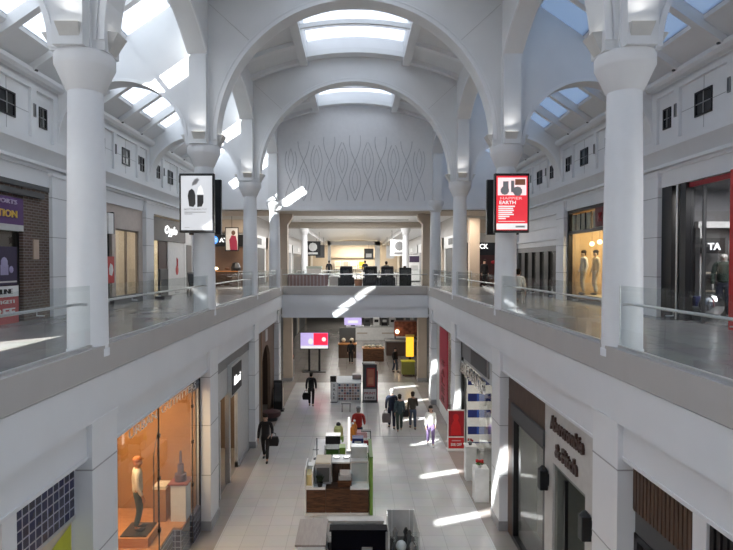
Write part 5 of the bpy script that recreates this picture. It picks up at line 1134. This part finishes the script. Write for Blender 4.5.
item('juice_dispenser', 'yellow green dispenser with black lid at the back left of the walnut kiosk', 'dispenser', (-.62, 20.9, .81), ('tank', pm('pale_lime_tank', (.55, .58, .25), .3), MB().lathe(0, 0, [(.17, .2), (.17, .5), (.12, .6)], 16)), ('base', LIME, MB().cyl(0, 0, .2, 0, .2, 16)), ('lid', BLACK, MB().lathe(0, 0, [(.09, .6), (.08, .68), (.03, .72)], 12)))
item('light_post', 'thin white glowing post rising from the walnut kiosk', 'lamp', (-.22, 20.2, .6), ('tube', pm('white_tube', (.95, .9, .8), .4, est=1.), B(-.03, .03, -.03, .03, .1, 1.3)), ('foot', WHT, B(-.1, .1, -.1, .1, 0.0, .1)), grp=None)
for i, (x, y, nm) in enumerate(((-.08, 20.9, 'orange bottle nearest the glowing post on the walnut kiosk'), (-.02, 21.25, 'orange bottle behind the other one near the glowing post'))):
    item('juice_bottle', nm, 'bottle', (x, y, .84), ('bottle', pm('orange_juice', (.65, .22, .03), .3) if i == 0 else bpy.data.materials['orange_juice'], MB().lathe(0, 0, [(.10, 0), (.10, .45), (.04, .55), (.04, .62)], 14)), ('cap', WHT, MB().cyl(0, 0, .045, .62, .67, 12)))
item('counter_block', 'pink topped box between the orange bottles and the red shirted person', 'box', (.26, 21.2, .5), ('box', PINK, B(-.2, .2, -.2, .2, .3, .60)), ('white_band', WHT, B(-.2, .2, -.21, -.2, .3, .4)))
for i, (z, mt, nm) in enumerate(((.0, NAVY, 'lowest navy stack of printed boxes on the walnut kiosk'), (.18, WHT, 'white box in the middle of the navy printed stack'), (.3, NAVY, 'upper navy box of the printed stack on the walnut kiosk'))):
    item('printed_box', nm, 'box', (.1, 19.9, .81+z), ('box', mt, B(-.2, .2, -.2, .2, 0, .17 if mt is NAVY else .11)), ('label', WHT if mt is NAVY else BLUE, B(-.12, .12, -.206, -.2, .03, .08)), grp='printed boxes on the walnut kiosk')
t = thing('fruit_basket', 'basket of green leaves and pink fruit on the right of the walnut kiosk', 'basket', (.25, 18.9, .81)); MB().lathe(0, 0, [(.24, 0), (.32, .14), (.30, .14), (.22, .02)], 18).build('basket', WOODD, t)
m = MB()
for i in range(14): an = i*2.4; m.ball((.2*math.cos(an)*((i % 3+1)/3), .2*math.sin(an)*((i % 3+1)/3), .16+.02*(i % 2)), .07, 6, 1.3, .9, .7)
o = m.build('green_leaves', GRN, t); m = MB()
for i in range(4): m.ball((-.16+.05*i, -.12+.04*(i % 2), .2), .055, 8)
m.build('pink_fruit', PINK, t)
item('glass_stand', 'clear shelf with dark items at the back right of the walnut kiosk', 'shelf', (.32, 20.5, .81), ('panel', GLASS, B(-.1, .25, -.02, .0, 0, .5)), ('posts', BLACK, B(.24, .27, -.1, .1, 0, .52)), ('tray', DGREY, B(-.1, .27, -.1, .1, .5, .53)), ('red_packets', REDD, B(0, .2, -.08, .05, .0, .16)))
item('flag_stand', 'thin dark pole with small crossbar on the left side of the walnut kiosk', 'pole', (-1.30, 19.0, .803), ('pole', BLK2, MB().cyl(0, 0, .018, 0, .72, 8)), ('crossbar', MGREY, MB().tube([(-.15, 0, .32), (.06, 0, .32)], .014, 6)), ('base', BLK2, MB().cyl(0, 0, .12, 0, .02, 14)))
# ------------------------------------------------------------------ photo board kiosk near the bridge
k = thing('photo_kiosk', 'kiosk counter faced with a mosaic of small photographs near the bridge', 'kiosk', (-.3, 31.2, 0))
B(-.70, .62, -.95, .9, 0, .95).build('body', LGREY, k); B(-.72, .64, -.98, .92, .95, 1.0).build('top', pm('blue_grey_top', (.42, .46, .5)), k); bd = B(-.62, .56, -1.0, -.95, .05, .98).build('photo_board', WHT, k)
pal = [pm('photo_print_%d' % i, c, .4) for i, c in enumerate(((.12, .1, .1), (.4, .3, .25), (.25, .25, .3), (.55, .5, .48), (.35, .12, .12), (.1, .14, .2)))]
for i in range(8):
    for j in range(6): B(-.60+.145*i, -.48+.145*i, -1.012, -.999, .08+.15*j, .20+.15*j).build('photograph', pal[(i*5+j*7+i*j) % 6], bd)
item('photo_printer', 'grey printing machine standing on the photo kiosk', 'machine', (.1, 31.4, 1.0), ('body', MGREY, B(-.24, .24, -.25, .25, 0, .26)), ('screen', pm('muted_picture', (.3, .22, .2)), B(-.18, .18, -.26, -.25, .04, .22)))
item('camera_box', 'black boxy item at the left end of the photo kiosk top', 'box', (-1.17, 31.0, 0), ('body', BLACK, B(-.2, .12, -.2, .2, .9, 1.25)), ('stand', DGREY, B(-.18, .1, -.18, .18, 0, .9)))
p = thing('sale_sign', 'narrow white upright sign with letters running downwards at the photo kiosk', 'sign', (-1.12, 30.05, 0))
B(-.17, .15, -.03, .03, .03, 1.08).build('panel', WHT, p); B(-.2, .18, -.12, .12, 0, .03).build('base', DGREY, p)
for i, ch in enumerate('SALE'): MB().text(ch, .19, (-.01, -.035, .84-.22*i), (1, 0, 0), bold=.015, extrude=.005).build('letter', BLACK, p)
p = thing('poster_tower', 'tall dark framed stand with a red brown poster beside the photo kiosk', 'sign', (.78, 30.1, 0))
B(-.36, .40, -.10, .10, .05, 2.05).build('frame', pm('charcoal_frame', (.05, .05, .055)), p, bevel=.01); B(-.4, .44, -.16, .16, 0, .05).build('base', BLACK, p); B(-.4, .3, .1, .3, 1.98, 2.12).build('pale_cap', LGREY, p); B(.40, .44, -.1, .1, .05, 1.7).build('red_edge', REDD, p)
B(-.16, .30, -.115, -.10, .84, 1.86).build('poster_frame', REDD, p); B(-.12, .26, -.122, -.115, .9, 1.8).build('poster_print', pm('brick_poster', (.40, .14, .09)), p); B(-.06, .2, -.126, -.122, 1.0, 1.35).build('printed_block', pm('rust_print', (.5, .22, .14)), p)
B(-.32, .36, -.112, -.10, .12, .72).build('lower_panel', LGREY, p); MB().text('PRINT', .17, (.02, -.12, .44), (1, 0, 0), width=.6, bold=.02, extrude=.004).build('lettering', REDD, p); MB().text('HERE', .15, (.02, -.12, .2), (1, 0, 0), width=.5, bold=.02, extrude=.004).build('lettering', BLACK, p)
item('side_table', 'small grey table on the floor in front of the photo kiosk', 'table', (-.45, 28.2, 0), ('top', MGREY, B(-.25, .25, -.25, .25, .42, .46)), ('leg', MGREY, B(-.22, -.18, -.2, .2, 0, .42)), ('leg', MGREY, B(.18, .22, -.2, .2, 0, .42)))
# ------------------------------------------------------------------ lower right
p = thing('poster_stand', 'red two part poster stand before the pillar on the lower right', 'poster', (4.06, 22.35, 0))
B(-.34, .34, -.04, .04, .03, 1.62).build('frame', WHT, p); B(-.31, .31, -.05, -.04, .55, 1.58).build('upper_print', REDD, p); B(-.31, .31, -.05, -.04, .07, .50).build('lower_print', RED, p); B(-.38, .38, -.2, .2, 0, .03).build('base', LGREY, p)
m = MB(); m.ball((-.02, -.05, 1.32), .12, 10, 1, .08, 1.2); m.prism([(-.22, .6), (.2, .6), (.16, 1.0), (.06, 1.2), (-.1, 1.2), (-.2, 1.0)], 'y', -.055, -.05); m.build('printed_figure', RED, p); MB().text('50% OFF', .16, (0, -.055, .17), (1, 0, 0), width=.44, bold=.02, extrude=.004).build('lettering', WHT, p); B(-.18, .18, -.055, -.05, .36, .40).build('text_line', PINK, p)
t = thing('pedestal', 'tall white pedestal with red flowers on the lower right beside the pillar', 'pedestal', (3.98, 17.6, 0)); B(-.22, .22, -.22, .22, 0, 1.05).build('body', WHT, t, bevel=.01)
t = thing('potted_flowers', 'small pot of red flowers on the tall white pedestal', 'flowers', (3.93, 17.55, 1.05)); MB().lathe(0, 0, [(.06, 0), (.08, .1)], 12).build('pot', WHT, t); m = MB()
for i in range(7): an = i*2.4; m.ball((.09*math.cos(an), .09*math.sin(an), .17+.03*(i % 3)), .045, 7)
m.build('blossoms', RED, t); m = MB()
for i in range(6): an = i*2.4+1; m.ball((.08*math.cos(an), .08*math.sin(an), .12), .04, 6, 1.4, 1, .6)
m.build('leaves', GRN, t)
t = thing('pedestal', 'second white pedestal further back beside the striped banner, lower right', 'pedestal', (4.0, 19.3, 0)); B(-.18, .18, -.2, .2, 0, 1.15).build('body', WHT, t, bevel=.01); B(-.2, .2, -.22, .22, 1.15, 1.19).build('top', WHT, t)
t = thing('potted_flowers', 'small red flowers on the pedestal beside the striped banner', 'flowers', (4.0, 19.3, 1.19)); MB().lathe(0, 0, [(.05, 0), (.07, .1)], 12).build('pot', DGREY, t); m = MB()
for i in range(5): an = i*2.4; m.ball((.07*math.cos(an), .07*math.sin(an), .15+.03*(i % 3)), .04, 7)
m.build('blossoms', REDD, t)
# ------------------------------------------------------------------ light, sky, camera
sun = bpy.data.lights.new('sun', 'SUN'); sun.energy = SUN_E; sun.angle = math.radians(.6); sun.color = (1, .965, .91)
so = bpy.data.objects.new('sun', sun); COL.objects.link(so)
SD = Vector((1, 1.2, -1.3)).normalized()
so.rotation_euler = SD.to_track_quat('-Z', 'Y').to_euler()
wd = bpy.data.worlds.new('sky'); SC.world = wd; wd.use_nodes = True
t = wd.node_tree; bg = t.nodes['Background']
sk = t.nodes.new('ShaderNodeTexSky'); sk.sky_type = 'NISHITA'; sk.sun_disc = False
sk.sun_elevation = math.asin(-SD.z); sk.sun_rotation = math.atan2(-SD.x, -SD.y); sk.air_density = 1.; sk.dust_density = 1.5; sk.ozone_density = 1.
t.links.new(sk.outputs[0], bg.inputs[0]); bg.inputs[1].default_value = SKY_STRENGTH
# uplights wash the vaults
for y in (2, 9, 16, 23):
    for s in (-1, 1):
        area((s*4.3, y-.75, CAP+.42), (s*3.3, y-1.6, CAP+4), UP_E, .3, .3, (1, .97, .92))
        area((s*4.3, y+.75, CAP+.42), (s*3.3, y+1.6, CAP+4), UP_E*.6, .3, .3, (1, .97, .92))
cam = bpy.data.cameras.new('camera'); co = bpy.data.objects.new('camera', cam); COL.objects.link(co)
co.location = (0, 0, EYE); co.rotation_euler = (PI/2-math.atan(12/560), 0, 0)
cam.sensor_width = 36; cam.lens = 560/733*36; cam.shift_x = 11.5/733; cam.shift_y = 0; cam.clip_end = 400; cam.clip_start = .05
SC.camera = co
vs = SC.view_settings; vs.view_transform = 'Standard'; vs.look = 'None'; vs.gamma = 1; vs.use_curve_mapping = False; vs.exposure = EXPO
SC.display_settings.display_device = 'sRGB'
cy = SC.cycles; cy.use_denoising = True; cy.max_bounces = 10; cy.diffuse_bounces = 6; cy.glossy_bounces = 4; cy.transparent_max_bounces = 24; cy.transmission_bounces = 6
cy.sample_clamp_indirect = 6; cy.caustics_reflective = False; cy.caustics_refractive = False
